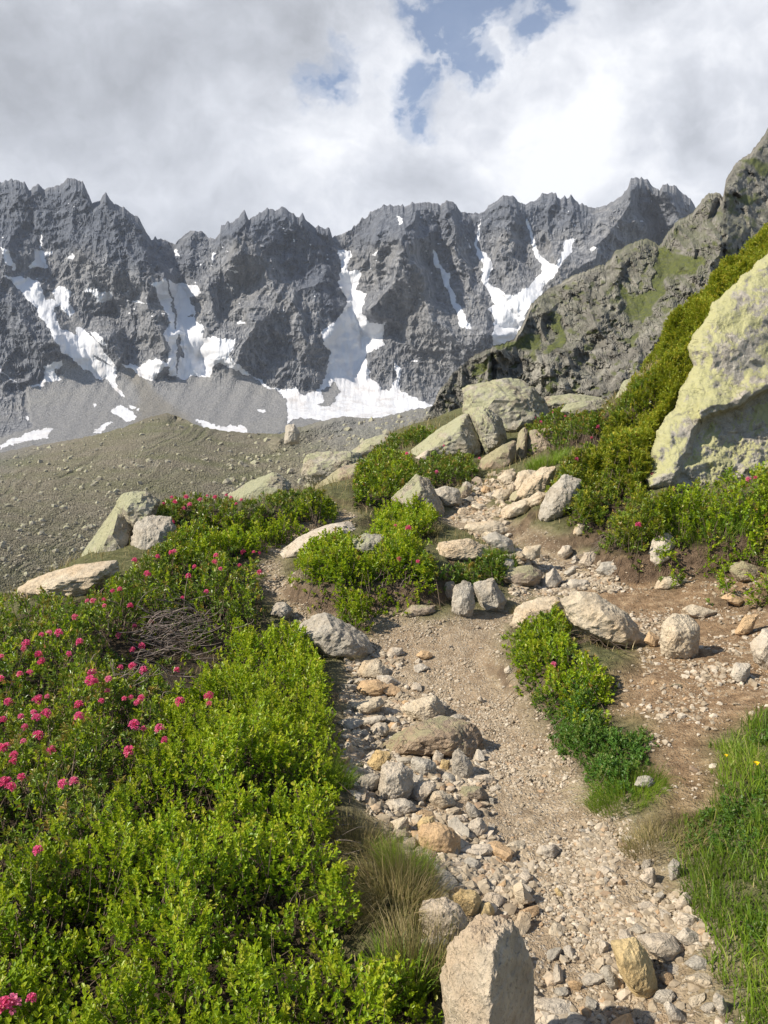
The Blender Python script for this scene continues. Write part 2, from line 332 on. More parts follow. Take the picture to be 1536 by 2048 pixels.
def build_mountains():
    xs = np.concatenate([np.linspace(-700, -20, 120, endpoint=False), np.linspace(-20, 1480, 1500), np.linspace(1480, 2300, 110)[1:]])
    nx = len(xs); ny = 640
    jag = fbm(P2(xs / 13, 0, 5), 5, .62) * 3.4 - np.clip(perlin(P2(xs / 9, 3, 9)), 0, 1) * 8 * np.clip(.5 + fbm(P2(xs / 60, 0, 1), 2) * 2, 0, 1.5)
    ry = np.interp(xs, ridge[:, 0], ridge[:, 1]) + jag
    v = np.linspace(0, 1, ny)[:, None]; yb = 1010
    PX = np.broadcast_to(xs, (ny, nx)).copy(); PY = yb + (ry - yb) * v
    kx = [300, 400, 500, 600, 700, 790, 830, 870, 900, 960, 1010]; kc = [1530, 1490, 1430, 1370, 1290, 1190, 1090, 900, 760, 560, 420]
    _y = np.arange(200, 1110, 2.0); _c = np.interp(_y, kx, kc); _w = np.hanning(61); _w /= _w.sum(); _c = np.convolve(np.pad(_c, 30, 'reflect', reflect_type='odd'), _w, 'valid')
    D = np.interp(PY, _y, _c)
    # left screes are nearer, so the valley floor climbs smoothly to them
    wpx = PX + fbm(P2(PX / 26, PY / 26, 1), 3) * 5 + fbm(P2(PX / 7, PY / 7, 2), 3) * 2.2
    wpy = PY + fbm(P2(PX / 26, PY / 26, 7), 3) * 5 + fbm(P2(PX / 7, PY / 7, 8), 3) * 2.2
    snow = np.zeros(PX.shape, bool); scree = np.zeros(PX.shape, np.float32)
    for p in SNOW: snow |= inpoly(wpx, wpy, p)
    for p in HOLES: snow &= ~inpoly(wpx, wpy, p)
    # small scattered remnants of snow in the walls
    sp = (perlin(P2(PX / 11, PY / 5, 40)) > 0.62) & (fbm(P2(PX / 90, PY / 90, 44), 2) > 0.12) & (PY < 640) & (PY > ry + 25); snow |= sp
    for p in SCREE: scree[inpoly(wpx, wpy, p)] = 1
    scree[wpy > 905] = 1
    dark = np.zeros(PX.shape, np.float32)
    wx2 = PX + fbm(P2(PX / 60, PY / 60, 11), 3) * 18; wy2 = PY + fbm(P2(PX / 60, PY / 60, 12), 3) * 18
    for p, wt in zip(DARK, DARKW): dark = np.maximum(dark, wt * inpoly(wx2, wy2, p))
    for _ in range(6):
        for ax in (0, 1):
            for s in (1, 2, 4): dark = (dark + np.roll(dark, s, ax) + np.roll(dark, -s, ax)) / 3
    brown = (inpoly(wx2, wy2, Z1([(470,845),(570,920),(700,1030),(780,1100),(790,1140),(500,1200),(560,1060),(520,960)])) * 1.0).astype(np.float32)
    for _ in range(3):
        for ax in (0, 1):
            for s in (1, 3): brown = (brown + np.roll(brown, s, ax) + np.roll(brown, -s, ax)) / 3
    # smoothed masks for the relief
    def blur(a, n):
        a = a.astype(np.float32)
        for k in range(n):
            for ax in (0, 1): a = (a + np.roll(a, 1 + k, ax) + np.roll(a, -1 - k, ax)) / 3
        return a
    soft = np.clip(blur(snow, 5) * 1.0 + blur(scree, 3) * 0.95, 0, 1)
    rel = np.zeros(PX.shape, np.float32); noscree = np.clip(1 - (PY - 670) / 125, .12, 1) * (1 - .5 * np.clip(blur(scree, 9), 0, 1))
    cx = PX + fbm(P2(PX / 45, PY / 45, 21), 3) * 16; cy = PY
    for line, hw, am in CREST:
        d = polydist(cx, cy, line); rel -= 1.6 * am * np.clip(1 - d / (hw * 1.35), 0, 1) * noscree
    rel += 9 * blur(snow, 8)
    # ribs running down the walls, then crags, then broken rock
    q = fbm(P2(PX / 120, PY / 120, 30), 2) * 0.5
    rib = ridged(P2(PX / 46 + q, PY / 150 + q, 1.5), 3)
    rel -= 7 * (rib - 0.8) * (1 - 0.95 * soft)
    big = ridged(P2(PX / 105 + q, PY / 170 + q, 11.5), 2); rel -= 16 * (big - .8) * (1 - .98 * soft)
    crag = ridged(P2(PX / 23 + q * 2 + PY / 70, PY / 34 + q, 4.5), 5, .6)
    rel -= 4.6 * (crag - 0.8) * (1 - soft)
    facet = perlin(P2(PX / 17 - PY / 40, PY / 30, 24)) + .6 * perlin(P2(PX / 9 + PY / 16, PY / 14, 25)); rel += np.round(facet * 4) * 1.1 * (1 - soft)
    fine = ridged(P2(PX / 6.5, PY / 9.5, 7.5), 4, .62)
    rel -= 3.3 * (fine - 0.8) * (1 - soft)
    rel -= 2.2 * (np.abs(perlin(P2(PX / 3.1, PY / 3.6, 9.5))) + .7 * np.abs(perlin(P2(PX / 2.2 + 9, PY / 2.6, 3.5)))) * (1 - soft)
    # diagonal slabs and ledges
    led = perlin(P2(PX / 30 + PY / 26, PY / 9 - PX / 50, 14)); rel += 4 * led * (1 - soft)
    gul = perlin(P2((PX + PY * .55) / 26, (PY - PX * .3) / 240, 3)) * 5 + perlin(P2(PX / 3, PY / 3, 3)) * 1.0
    rel += gul * soft * (1 - blur(snow, 2)) * 0.9
    rel += (fbm(P2(PX / 14 , PY / 48, 15), 4, .6) * 1.4 + fbm(P2(PX / 40 , PY / 40, 16), 2) * 4) * blur(snow, 3)
    fade = np.clip((PY - ry) / 14, 0.0, 1)
    D = D + rel * (0.35 + 0.65 * fade)
    P = unproj(PX, PY, D)
    # closed back: the range falls away behind its crest
    top = P[-1]; rows = [P]
    for k in range(1, 9):
        b = top.copy(); b[:, 1] += 26 * k ** 1.5 + 10 * perlin(P2(xs / 20, k, 2)); b[:, 2] -= 22 * k ** 1.5 + 8 * perlin(P2(xs / 15, k, 6)); rows.append(b[None])
    P = np.concatenate(rows, 0); nyy = P.shape[0]
    def ext(a, f=None): return np.concatenate([a, np.repeat(a[-1:], nyy - ny, 0)], 0)
    snow = ext(snow); dirt = np.clip((ext(PY) - 640) / 120, 0.05, 1)
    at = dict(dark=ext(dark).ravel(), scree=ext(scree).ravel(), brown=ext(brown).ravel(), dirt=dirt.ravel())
    V = P.reshape(-1, 3); F = grid_faces(nyy, nx); sn = snow.ravel()[F].sum(1) >= 3
    v1, f1, a1 = compact(V, F[~sn], at); v2, f2, a2 = compact(V, F[sn], at)
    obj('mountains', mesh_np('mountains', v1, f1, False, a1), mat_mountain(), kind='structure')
    obj('snow', mesh_np('snow', v2, f2, True, a2), mat_snow(), kind='stuff', label='old snow lying in the gullies and at the foot of the mountains')
build_mountains()

# ------------------------------------------------------------------ moraine across the valley
def mat_moraine():
    m, t, b, o = material('moraine_rubble')
    g = t.node('ShaderNodeNewGeometry').outputs['Position']
    n1 = t.noise(g, 0.06, 4, 0.6); n2 = t.noise(g, 1.3, 6, 0.7); n3 = t.vor(g, 1.6); st = t.attr('streak')
    col = t.ramp(n2, [(0.3, (0.09, 0.080, 0.056)), (0.52, (0.178, 0.157, 0.112)), (0.75, (0.32, 0.29, 0.225))])
    col = t.mix(t.ramp(t.math('ADD', st, .5), [(.25, .55), (.5, 0.0)]), col, (0.08, 0.078, 0.045)); col = t.mix(t.ramp(t.math('ADD', st, .5), [(.55, 0.0), (.8, .5)]), col, (0.26, 0.24, 0.19))
    gr = t.ramp(n2, [(0.3, (0.07, 0.075, 0.035)), (0.7, (0.17, 0.17, 0.085))])
    f = t.math('MULTIPLY', t.ramp(t.math('ADD', n1, t.math('MULTIPLY', st, .35)), [(0.42, 0.0), (0.68, 0.85)]), t.attr('green'))
    col = t.mix(f, col, gr)
    col = t.mix(t.math('MULTIPLY', t.attr('grey'), .75), col, t.ramp(n2, [(0.3, (0.12, 0.12, 0.12)), (0.7, (0.26, 0.26, 0.25))]))
    stone = t.ramp(n3, [(0.0, 1.0), (0.16, 0.85), (0.22, 0.0)])
    stm = t.math('MULTIPLY', stone, t.ramp(t.noise(g, 0.7, 2), [(0.46, 0.0), (0.56, 0.9)]))
    col = t.mix(stm, col, (0.36, 0.34, 0.29))
    t.set(b, 'Base Color', col); t.set(b, 'Roughness', 0.95)
    t.set(b, 'Normal', t.bump(n2, 0.9, 0.5))
    return m
MOR_TOP = np.array([(-700, 960), (-300, 930), (0, 905), (60, 893), (130, 882), (200, 868), (255, 852), (300, 834), (335, 826), (360, 834), (400, 853), (450, 862), (500, 866), (560, 868), (595, 856), (620, 848), (660, 838), (690, 832), (720, 836), (760, 836), (800, 825), (870, 812), (960, 800), (1200, 800)], float)
MT_X = np.linspace(-1100, 1600, 541); _k = np.exp(-np.linspace(-3, 3, 91) ** 2 / 2); _k /= _k.sum()
MT_S = np.convolve(np.pad(np.interp(MT_X, MOR_TOP[:, 0], MOR_TOP[:, 1]), 45, 'edge'), _k, 'valid')
def morD(PX, PY):
    t = 120 + 125 / (1 + np.exp(-(PX - 120) / 210.0))   # distance of the crest
    ty = np.interp(PX, MOR_TOP[:, 0], MOR_TOP[:, 1])
    ty = np.interp(PX, MT_X, MT_S); k = np.clip((PY - ty) / (1250 - ty), -.1, 1.3)
    return t * (1 - k) ** 1.25 * 0.78 + t * .22 - 8 * k if False else 1 / ((1 - k) / t + k / (t * 0.27))
def build_moraine():
    xs = np.linspace(-700, 1150, 1250); nx = len(xs); ny = 420
    ty = np.interp(xs, MOR_TOP[:, 0], MOR_TOP[:, 1]) + fbm(P2(xs / 14, 0, 3), 4, .6) * 2.0
    v = np.linspace(0, 1, ny)[:, None]; PY = 1330 + (ty - 1330) * v; PX = np.broadcast_to(xs, (ny, nx)).copy()
    D = morD(PX, PY)
    s = (PX * 250 + PY * 440) / 506; l = (-PX * 440 + PY * 250) / 506
    wob = fbm(P2(PX / 110, PY / 60, 2), 4) * 15
    st = perlin(P2((s + wob) / 9, l / 320, 0)) + .6 * perlin(P2((s + wob) / 4.2, l / 200, 4))
    rough = np.clip((PX - 420) / 160, 0, 1); st = st * np.clip(.55 + 1.3 * fbm(P2(PX / 90, PY / 60, 33), 3), .05, 1.3)
    rel = st * 1.0 * (1 - .6 * rough) + fbm(P2(PX / 30, PY / 16, 9), 4, .6) * (.5 + 1.8 * rough) + fbm(P2(PX / 3.5, PY / 2.5, 19), 3, .7) * .65
    # notch right of the crest point at (335,828): the dark lee side of the lateral moraine
    pk = np.clip((PX - 332 + (PY - 826) * .25 + fbm(P2(PX / 20, PY / 20, 60), 2) * 6) / 22, 0, 1); pk = pk * np.clip(1 - (PX - 352) / 70, 0, 1) * np.clip(1 - (PY - 826) / 40, 0, 1)
    rel += 26 * pk * pk
    rel -= 14 * np.clip(1 - polydist(PX, PY, [(690, 832), (640, 850), (560, 880)]) / 26, 0, 1)
    D = D + rel * np.clip((PY - ty) / 8, 0.15, 1) * (D / 200)
    P = unproj(PX, PY, D)
    top = P[-1]; rows = [P]
    for k in range(1, 9):
        b = top.copy(); b[:, 1] += 8 * k ** 1.3; b[:, 2] -= 3.2 * k ** 1.4; rows.append(b[None])
    P = np.concatenate(rows, 0); n2 = P.shape[0]
    def ext(a): return np.concatenate([a, np.repeat(a[-1:], n2 - ny, 0)], 0)
    green = np.clip(1.1 - 0.0 * PX, 0, 1); grey = np.clip((PX - 560) / 120, 0, 1) * np.clip(1.2 - (PY - 830) / 110, 0, 1)
    grey = np.maximum(grey, np.clip((120 - PX - (PY - 900) * 2.0) / 160, 0, .8))
    at = dict(streak=ext(st * .5).ravel(), green=ext(green * np.ones_like(PX)).ravel(), grey=ext(grey).ravel())
    obj('moraine', mesh_np('moraine', P.reshape(-1, 3), grid_faces(n2, nx), False, at), mat_moraine(), kind='structure')
build_moraine()

# ------------------------------------------------------------------ rocky hillside on the right
def mat_hillside():
    m, t, b, o = material('hillside_rock')
    g = t.node('ShaderNodeNewGeometry').outputs['Position']
    n1 = t.noise(g, 0.035, 5, 0.6); n2 = t.noise(t.vmul(g, (1, 1, .5)), 0.35, 7, 0.66); n3 = t.noise(g, 2.2, 4, 0.6)
    col = t.ramp(n2, [(0.30, (0.072, 0.068, 0.060)), (0.5, (0.160, 0.150, 0.130)), (0.70, (0.30, 0.285, 0.245))])
    col = t.mix(t.ramp(n1, [(0.45, 0.0), (0.65, 0.6)]), col, (0.165, 0.155, 0.14))
    vg = t.ramp(n3, [(0.3, (0.035, 0.05, 0.014)), (0.7, (0.115, 0.125, 0.035))])
    nz = t.node('ShaderNodeSeparateXYZ'); t.l.new(t.node('ShaderNodeNewGeometry').outputs['Normal'], nz.inputs[0])
    ledge = t.math('MULTIPLY', t.ramp(nz.outputs[2], [(0.62, 0.0), (0.85, 0.55)]), t.ramp(n1, [(0.42, 0.15), (0.58, 1.0)]))
    f = t.math('MAXIMUM', t.attr('green'), ledge)
    col = t.mix(t.math('MULTIPLY', f, t.ramp(n3, [(0.25, 0.6), (0.5, 1.0)]), clamp=True), col, vg)
    t.set(b, 'Base Color', col); t.set(b, 'Roughness', 0.95)
    t.set(b, 'Normal', t.bump(n2, 0.8, 0.9))
    return m
HILL_TOP = Z2([(405,880),(430,850),(455,790),(500,735),(560,680),(620,650),(700,622),(738,560),(755,510),(800,465),(900,410),(1000,375),(1040,330),(1100,300),(1140,288),(1180,315),(1205,275),(1230,240),(1290,205),(1310,175),(1345,138),(1375,140),(1388,155),(1398,95),(1430,42),(1480,8),(1536,-70)]) + [(1600, 190), (1750, 60), (2000, -80), (2300, -200)]
HILL_GREEN = [ZH(p) for p in [[(750,880),(800,900),(850,940),(930,900),(940,780),(960,700),(1130,740),(1200,760),(1210,800),(1010,860),(930,1040),(880,1090),(800,1050),(780,960)],
   [(90,1210),(200,1180),(330,1140),(350,1180),(340,1230),(150,1220)], [(400,1080),(430,1020),(480,1200),(380,1260),(370,1220),(420,1180)], [(0,1300),(60,1290),(50,1350),(0,1380)],
   [(1350,440),(1430,420),(1500,440),(1420,480)], [(1400,230),(1536,250),(1536,330),(1480,300)], [(770,1190),(860,1140),(850,1170),(790,1200)], [(370,1400),(400,1400),(410,1470),(370,1460)]]]
HILL_CREST = [(ZH([(870,640),(800,760),(700,900),(640,1100),(420,1290)]),60,14),(ZH([(1250,400),(1030,600),(1100,700),(1290,620)]),40,14),(ZH([(1500,150),(1400,300),(1310,400),(1300,640),(1240,800)]),70,26),
   (ZH([(560,830),(480,960),(260,1090),(100,1200)]),40,10),(ZH([(1000,930),(1040,1050),(900,1250),(760,1370)]),60,9),(ZH([(380,1280),(400,1420),(700,1480)]),30,5),(ZH([(0,1230),(60,1260),(90,1390)]),28,6),(ZH([(1100,1400),(1000,1300)]),50,-6)]
def build_hillside():
    tp = np.array(HILL_TOP, float)
    xs = np.concatenate([np.linspace(840, 1560, 1000), np.linspace(1560, 2300, 140)[1:]]); nx = len(xs); ny = 700
    ty = np.interp(xs, tp[:, 0], tp[:, 1]) + fbm(P2(xs / 12, 0, 3), 4, .6) * 4.5
    v = np.linspace(0, 1, ny)[:, None]; yb = 960; PY = yb + (ty - yb) * v; PX = np.broadcast_to(xs, (ny, nx)).copy()
    base = np.interp(xs, [840, 900, 1000, 1200, 1536, 2300], [74, 76, 72, 62, 54, 40]); crest = np.interp(xs, [840, 900, 1000, 1080, 1150, 1300, 1400, 1536, 1800, 2300], [92, 100, 118, 170, 205, 235, 235, 240, 240, 200])
    k = np.clip((yb - PY) / 760, 0, 1.02)
    crest = 95 + 150 / (1 + np.exp(-(xs - 1060) / 60.0)); base = 74 - 22 / (1 + np.exp(-(xs - 1200) / 120.0))
    D = 1 / ((1 - k) / base + k / crest)
    wx = PX + fbm(P2(PX / 30, PY / 30, 1), 4) * 9; wy = PY + fbm(P2(PX / 30, PY / 30, 7), 4) * 9
    green = np.zeros(PX.shape, np.float32)
    for p in HILL_GREEN: green[inpoly(wx, wy, p)] = 1
    speck = (fbm(P2(PX / 22, PY / 16, 50), 4, .6) > 0.38) & (PY > ty + 12); green[speck] = .85
    g2 = green.copy()
    for _ in range(3):
        for ax in (0, 1): g2 = (g2 + np.roll(g2, 1, ax) + np.roll(g2, -1, ax)) / 3
    rel = np.zeros(PX.shape, np.float32); cx = PX + fbm(P2(PX / 40, PY / 40, 21), 3) * 14
    for line, hw, am in HILL_CREST: rel -= am * np.clip(1 - polydist(cx, PY, line) / (hw * 1.3), 0, 1)
    q = fbm(P2(PX / 120, PY / 120, 30), 2) * .6; rk = 1 - .75 * g2
    # slabs dipping to the lower left, broken by cracks
    rel -= 3.2 * (ridged(P2(PX / 70 + q - PY / 150, PY / 130, 1.5), 2) - .8) * rk
    rel += 1.5 * (np.abs(perlin(P2(PX / 30 - PY / 90 + q, PY / 55 + PX / 120, 4.5))) + .5 * np.abs(perlin(P2(PX / 14 - PY / 40, PY / 26, 5.5)))) * -1.6 * rk
    rel -= .8 * (np.abs(perlin(P2(PX / 7 - PY / 30, PY / 12, 7.5))) + .6 * np.abs(perlin(P2(PX / 3.4, PY / 5, 8.5))) + .4 * np.abs(perlin(P2(PX / 2, PY / 2.6, 9.5)))) * rk
    cell = perlin(P2(PX / 40 + PY / 55, PY / 26 - PX / 60, 14)) + .5 * perlin(P2(PX / 13 + PY / 30, PY / 11 - PX / 30, 15)); rel += np.round(cell * 4) * .55 * rk
    # dark cleft low on the left and the deep gully above it
    rel += 6 * np.clip(1 - polydist(PX, PY, ZH([(85, 1240), (95, 1310), (90, 1400)])) / 9, 0, 1)
    rel += 3 * np.clip(1 - polydist(PX, PY, ZH([(345, 1240), (370, 1330), (370, 1440)])) / 9, 0, 1)
    rel += 7 * np.clip(1 - polydist(PX, PY, ZH([(1290, 420), (1240, 560), (1300, 640)])) / 10, 0, 1)
    D = D + rel * .72 * (D / 150) * np.clip((PY - ty) / 10, .2, 1)
    P = unproj(PX, PY, D); top = P[-1]; rows = [P]
    for j in range(1, 9):
        b = top.copy(); b[:, 1] += 7 * j ** 1.4; b[:, 0] += 2.5 * j; b[:, 2] -= 3.5 * j ** 1.4; rows.append(b[None])
    P = np.concatenate(rows, 0); n2 = P.shape[0]
    at = dict(green=np.concatenate([g2, np.repeat(g2[-1:], n2 - ny, 0)], 0).ravel())
    obj('hillside', mesh_np('hillside', P.reshape(-1, 3), grid_faces(n2, nx), False, at), mat_hillside(), kind='structure')
build_hillside()
# ------------------------------------------------------------------ near ground: one sheet
# control points: (px, py, distance) seen in the photograph, and world points outside it
GP = [(1200,2048,None,0.0),(900,2048,None,0.02),(1500,2048,None,.08),(300,2048,None,0.05),(0,2048,None,0.0),(1150,1700,None,0.02),(850,1700,None,0.06),(1400,1700,None,.12),(1536,1700,None,.18),
      (500,1700,None,.12),(100,1700,None,.10),(1050,1500,None,.05),(720,1500,None,.04),(600,1500,None,.17),(300,1500,None,.15),(0,1500,None,.08),(1300,1500,None,.14),(1536,1450,None,.25),
      (930,1330,None,.10),(700,1330,None,.06),(1150,1330,None,.18),(1400,1330,None,.26),
      (880,1240,5.9,None),(1000,1215,6.3,None),(1250,1240,6.0,None),(1500,1240,5.7,None),(560,1200,6.4,None),(600,1140,7.2,None),(450,1230,6.0,None),(300,1300,5.1,None),(100,1300,5.0,None),
      (1150,1150,7.2,None),(1350,1160,6.8,None),(1536,1130,6.5,None),(1100,1100,8.0,None),(950,1130,7.4,None),(750,1130,7.1,None),(980,1050,9.0,None),(880,1040,9.1,None),(960,1000,10.2,None),(980,955,11.5,None),(1000,920,13.0,None),
      (330,1140,6.9,None),(200,1190,6.2,None),(60,1215,6.0,None),(420,1080,7.9,None),(350,1035,8.6,None),(560,1030,9.0,None),(650,1010,9.8,None),(700,1030,9.3,None),(560,1000,9.6,None),(720,960,11.6,None),(820,960,11.2,None),(800,905,14.0,None),(880,900,14.0,None),
      (1200,1060,8.2,None),(1300,1060,7.8,None),(1150,960,9.6,None),(1260,990,8.6,None),(1350,1000,8.0,None),(1450,1010,7.6,None),(1536,1000,7.3,None),(1700,1000,7.0,None),
      (1200,890,10.8,None),(1290,835,10.8,None),(1372,745,11.0,None),(1440,655,11.6,None),(1536,520,12.2,None),(1700,400,13,None),
      (1100,850,15,None),(1000,860,15.5,None),(900,870,17,None),(820,868,22,None),(740,893,20,None),(870,838,32,None),(1000,830,34,None),(1130,815,33,None),(1240,830,30,None),(1185,852,13,None),(1225,835,17,None),(1310,800,16,None),(1400,700,17,None),(1500,590,17,None),(1600,520,18,None)]
GW = [(0,-4,-.1),(-4,-3,-.4),(5,-3,.6),(0,-12,-1),(-10,-8,-3),(12,-8,3),(-2.5,1.0,0.0),(-3.6,3,-.05),(-4.6,5,-.3),(-5.2,8,-1.1),(-3.9,10.5,-.3),(-4.2,13,-1.6),(-2.6,15,-.3),(-2.5,22,-1.6),(-1.5,26,-.5),(-7,3,-1.6),(-8,9,-4),(-12,14,-7.5),(-14,4,-6),(-8,20,-6),(-5,32,-5),(-20,26,-14),
      (-14,45,-13),(0,48,-1.5),(-26,10,-15),(3,2,.3),(5,5,1.1),(5,1,.7),(8,6,2.4),(9,1,2.0),(14,4,5),(9,22,2.8),(14,22,4.2),(18,12,8),(6,27,2.7),(10,34,2.2),(22,30,5),(10,48,1),(26,48,3),(4,40,1.0),(3.4,9.2,1.2),(4.4,9.2,1.3),(5.6,9.0,1.5),(7.2,9.3,1.9),(4.4,10.2,1.5),(6,10.3,2.0)]
def build_ctrl():
    L = []
    for px, py, c, z in GP:
        if c is None:
            d = unproj(px, py, 1.0) - C0; c = (z - CAMZ) / d[2]
        L.append(unproj(px, py, c))
    return np.array(L + [np.array(p, float) for p in GW])
CT = build_ctrl()
def _tps():
    n = len(CT); xy = CT[:, :2] / 10
    r2 = ((xy[:, None] - xy[None]) ** 2).sum(-1); K = 0.5 * r2 * np.log(r2 + 1e-12)
    w_ = 1e-4 + 4e-3 * np.clip(np.hypot(CT[:, 0], CT[:, 1]) - 6, 0, 30) / 30
    K = K + np.diag(w_); Q = np.concatenate([np.ones((n, 1)), xy], 1)
    A = np.block([[K, Q], [Q.T, np.zeros((3, 3))]]); return np.linalg.solve(A, np.concatenate([CT[:, 2], np.zeros(3)]))
TW = _tps()
def tps(x, y):
    sh = np.shape(x); X = np.stack([np.ravel(x), np.ravel(y)], -1) / 10; out = np.empty(len(X)); xy = CT[:, :2] / 10; n = len(CT)
    for i in range(0, len(X), 20000):
        b = X[i:i + 20000]; r2 = ((b[:, None] - xy[None]) ** 2).sum(-1)
        out[i:i + 20000] = (0.5 * r2 * np.log(r2 + 1e-12)) @ TW[:n] + TW[n] + b @ TW[n + 1:]
    return out.reshape(sh)
RX0, RY0, RS = -14.0, -6.0, 0.05
rx = np.arange(RX0, 18, RS); ry_ = np.arange(RY0, 52, RS)
_cx = np.arange(RX0, 18.3, .25); _cy = np.arange(RY0, 52.3, .25)
_cz = tps(*np.meshgrid(_cx, _cy))
def bil(a, x0, y0, s, x, y):
    fx = np.clip((np.asarray(x) - x0) / s, 0, a.shape[1] - 1.001); fy = np.clip((np.asarray(y) - y0) / s, 0, a.shape[0] - 1.001)
    i = fx.astype(int); j = fy.astype(int); u = fx - i; v = fy - j
    return (a[j, i] * (1 - u) + a[j, i + 1] * u) * (1 - v) + (a[j + 1, i] * (1 - u) + a[j + 1, i + 1] * u) * v
GXm, GYm = np.meshgrid(rx, ry_)
GZ = bil(_cz, RX0, RY0, .25, GXm, GYm)
GZ += fbm(P2(GXm * .8, GYm * .8, 1), 3) * 0.035 + fbm(P2(GXm * 3.1, GYm * 3.1, 2), 3) * 0.016
# side view of banks: (px,py of the centre on the ground, half sizes in metres, height): earth held by the shrubs above the worn path
def hit0(px, py, arrs, zoff=0.0):
    d = unproj(px, py, 1.0) - C0; c = np.concatenate([np.linspace(.8, 20, 3000), np.linspace(20, 50, 1200)])
    P = C0 + c[:, None] * d
    h = sum(bil(a, RX0, RY0, RS, P[:, 0], P[:, 1]) for a in arrs) + zoff
    below = np.where(P[:, 2] <= h)[0]
    return P[below[0]] if len(below) else P[-1]
def bank(px, py, rx_, ry2, h, ang=0.0, p=2.6):
    global GZ
    c = hit0(px, py, [GZ]); X = GXm - c[0]; Y = GYm - c[1]; ca, sa = math.cos(ang), math.sin(ang)
    u = (X * ca + Y * sa) / rx_; v = (-X * sa + Y * ca) / ry2
    r = (np.abs(u) ** p + np.abs(v) ** p) ** (1 / p) + fbm(P2(GXm * 2.2, GYm * 2.2, 5), 3) * .16
    s = np.clip((1.12 - r) / .24, 0, 1); GZ = GZ + h * s * s * (3 - 2 * s)
bank(750, 1165, .72, .50, .17, .05)
bank(940, 1130, .55, .34, .14, 0)
bank(1110, 1330, .36, .55, .07, .35)
bank(1440, 1085, 1.15, .38, .22, -.1)
bank(1190, 1040, .8, .5, .13, -.5)
bank(1060, 1035, .45, .3, .12, 0)
bank(560, 1045, 1.1, .35, .12, .25)
bank(730, 1000, .5, .5, .1)
# the worn path: a shallow trough
_px, _py, _c = project(np.stack([GXm, GYm, GZ], -1))
PATH = [(1010,960),(920,1000),(880,1040),(950,1060),(1060,1090),(1100,1130),(1030,1200),(960,1215),(880,1230),(780,1240),(720,1280),(690,1330),(690,1500),(740,1640),(860,1800),(960,1960),(960,2400),(1500,2400),(1450,1950),(1400,1850),(1330,1720),(1250,1620),(1200,1560),(1110,1480),(1060,1390),(1020,1330),(1000,1270),(1060,1200),(1130,1190),(1180,1120),(1130,1080),(1000,1030),(960,1000),(1040,960)]
SIDE = [(560,1110),(640,1050),(720,1040),(690,1020),(640,1040),(560,1060),(520,1110),(530,1190),(600,1240),(800,1240),(790,1200),(640,1200),(590,1160)]
DIRT = [(1120,1190),(1180,1110),(1300,1100),(1536,1100),(2300,1090),(2300,1350),(1536,1420),(1430,1480),(1430,1600),(1330,1680),(1300,1560),(1310,1440),(1200,1430),(1220,1370),(1290,1300),(1200,1280)]
def smooth(a, n):
    a = a.astype(np.float32)
    for _ in range(n):
        for ax in (0, 1): a = (a + np.roll(a, 1, ax) + np.roll(a, -1, ax)) / 3
    return a
_wx = _px + fbm(P2(GXm * 2.5, GYm * 2.5, 3), 3) * 22; _wy = _py + fbm(P2(GXm * 2.5, GYm * 2.5, 13), 3) * 14
front = GYm > 0.6
PATHM = smooth((inpoly(_wx, _wy, PATH) | inpoly(_wx, _wy, SIDE)) & front | ((np.abs(GXm - .8) < .5) & (GYm < 1.6)), 4)
DIRTM = smooth(inpoly(_wx, _wy, DIRT) & front, 3)
GZ = GZ - .05 * PATHM

REG = {}   # vegetation: outline on the picture of the canopy, canopy height in metres
REG['bilberry'] = dict(poly=[(640,1290),(662,1350),(672,1430),(690,1500),(680,1590),(700,1680),(715,1730),(665,1790),(700,1850),(790,1880),(870,1930),(900,2048),(905,2600),(-2200,2900),(-1700,2250),(0,1760),(120,1690),(220,1600),(300,1500),(340,1380),(360,1300),(430,1260),(520,1225),(600,1245)], H=.26)
REG['alpenrose'] = dict(poly=[(-1500,1230),(0,1185),(100,1180),(170,1190),(230,1150),(310,1100),(420,1085),(520,1105),(530,1180),(500,1220),(430,1260),(360,1300),(340,1380),(300,1500),(220,1600),(120,1690),(0,1760),(-1700,2250)], H=.32)
REG['rose_top'] = dict(poly=[(305,1010),(400,985),(480,998),(560,975),(660,985),(675,1005),(560,1030),(480,1040),(330,1110),(290,1120),(345,1050)], H=.30)
REG['bilberry_top'] = dict(poly=[(325,1100),(380,1055),(470,1030),(560,1015),(660,1000),(680,1015),(610,1040),(560,1055),(535,1085),(420,1105)], H=.26)
REG['clump_mid'] = dict(poly=[(578,1135),(600,1090),(660,1058),(720,1060),(800,1060),(870,1085),(880,1120),(870,1150),(850,1185),(800,1208),(700,1200),(620,1185)], H=.28)
REG['clump_mid_right'] = dict(poly=[(850,1100),(880,1120),(960,1110),(1000,1085),(1035,1105),(1020,1135),(950,1160),(880,1170),(850,1150)], H=.2)
REG['clump_upper'] = dict(poly=[(740,1045),(758,1005),(820,988),(870,1005),(878,1035),(850,1060),(760,1065)], H=.26)
REG['upper_a'] = dict(poly=[(705,990),(712,930),(750,900),(800,895),(840,930),(800,985),(745,1000)], H=.27)
REG['upper_b'] = dict(poly=[(800,960),(840,920),(880,900),(950,912),(955,945),(880,955),(820,985)], H=.3)
REG['knoll'] = dict(poly=[(735,905),(770,880),(830,855),(872,850),(870,885),(800,905)], H=.3)
REG['clump_right'] = dict(poly=[(1005,1262),(1040,1235),(1085,1225),(1095,1205),(1130,1210),(1140,1262),(1190,1300),(1230,1340),(1215,1385),(1165,1405),(1110,1420),(1070,1400),(1035,1340)], H=.22)
REG['mat_right'] = dict(poly=[(1060,1390),(1110,1400),(1170,1400),(1190,1425),(1240,1450),(1300,1435),(1312,1500),(1260,1555),(1190,1560),(1120,1480)], H=.11)
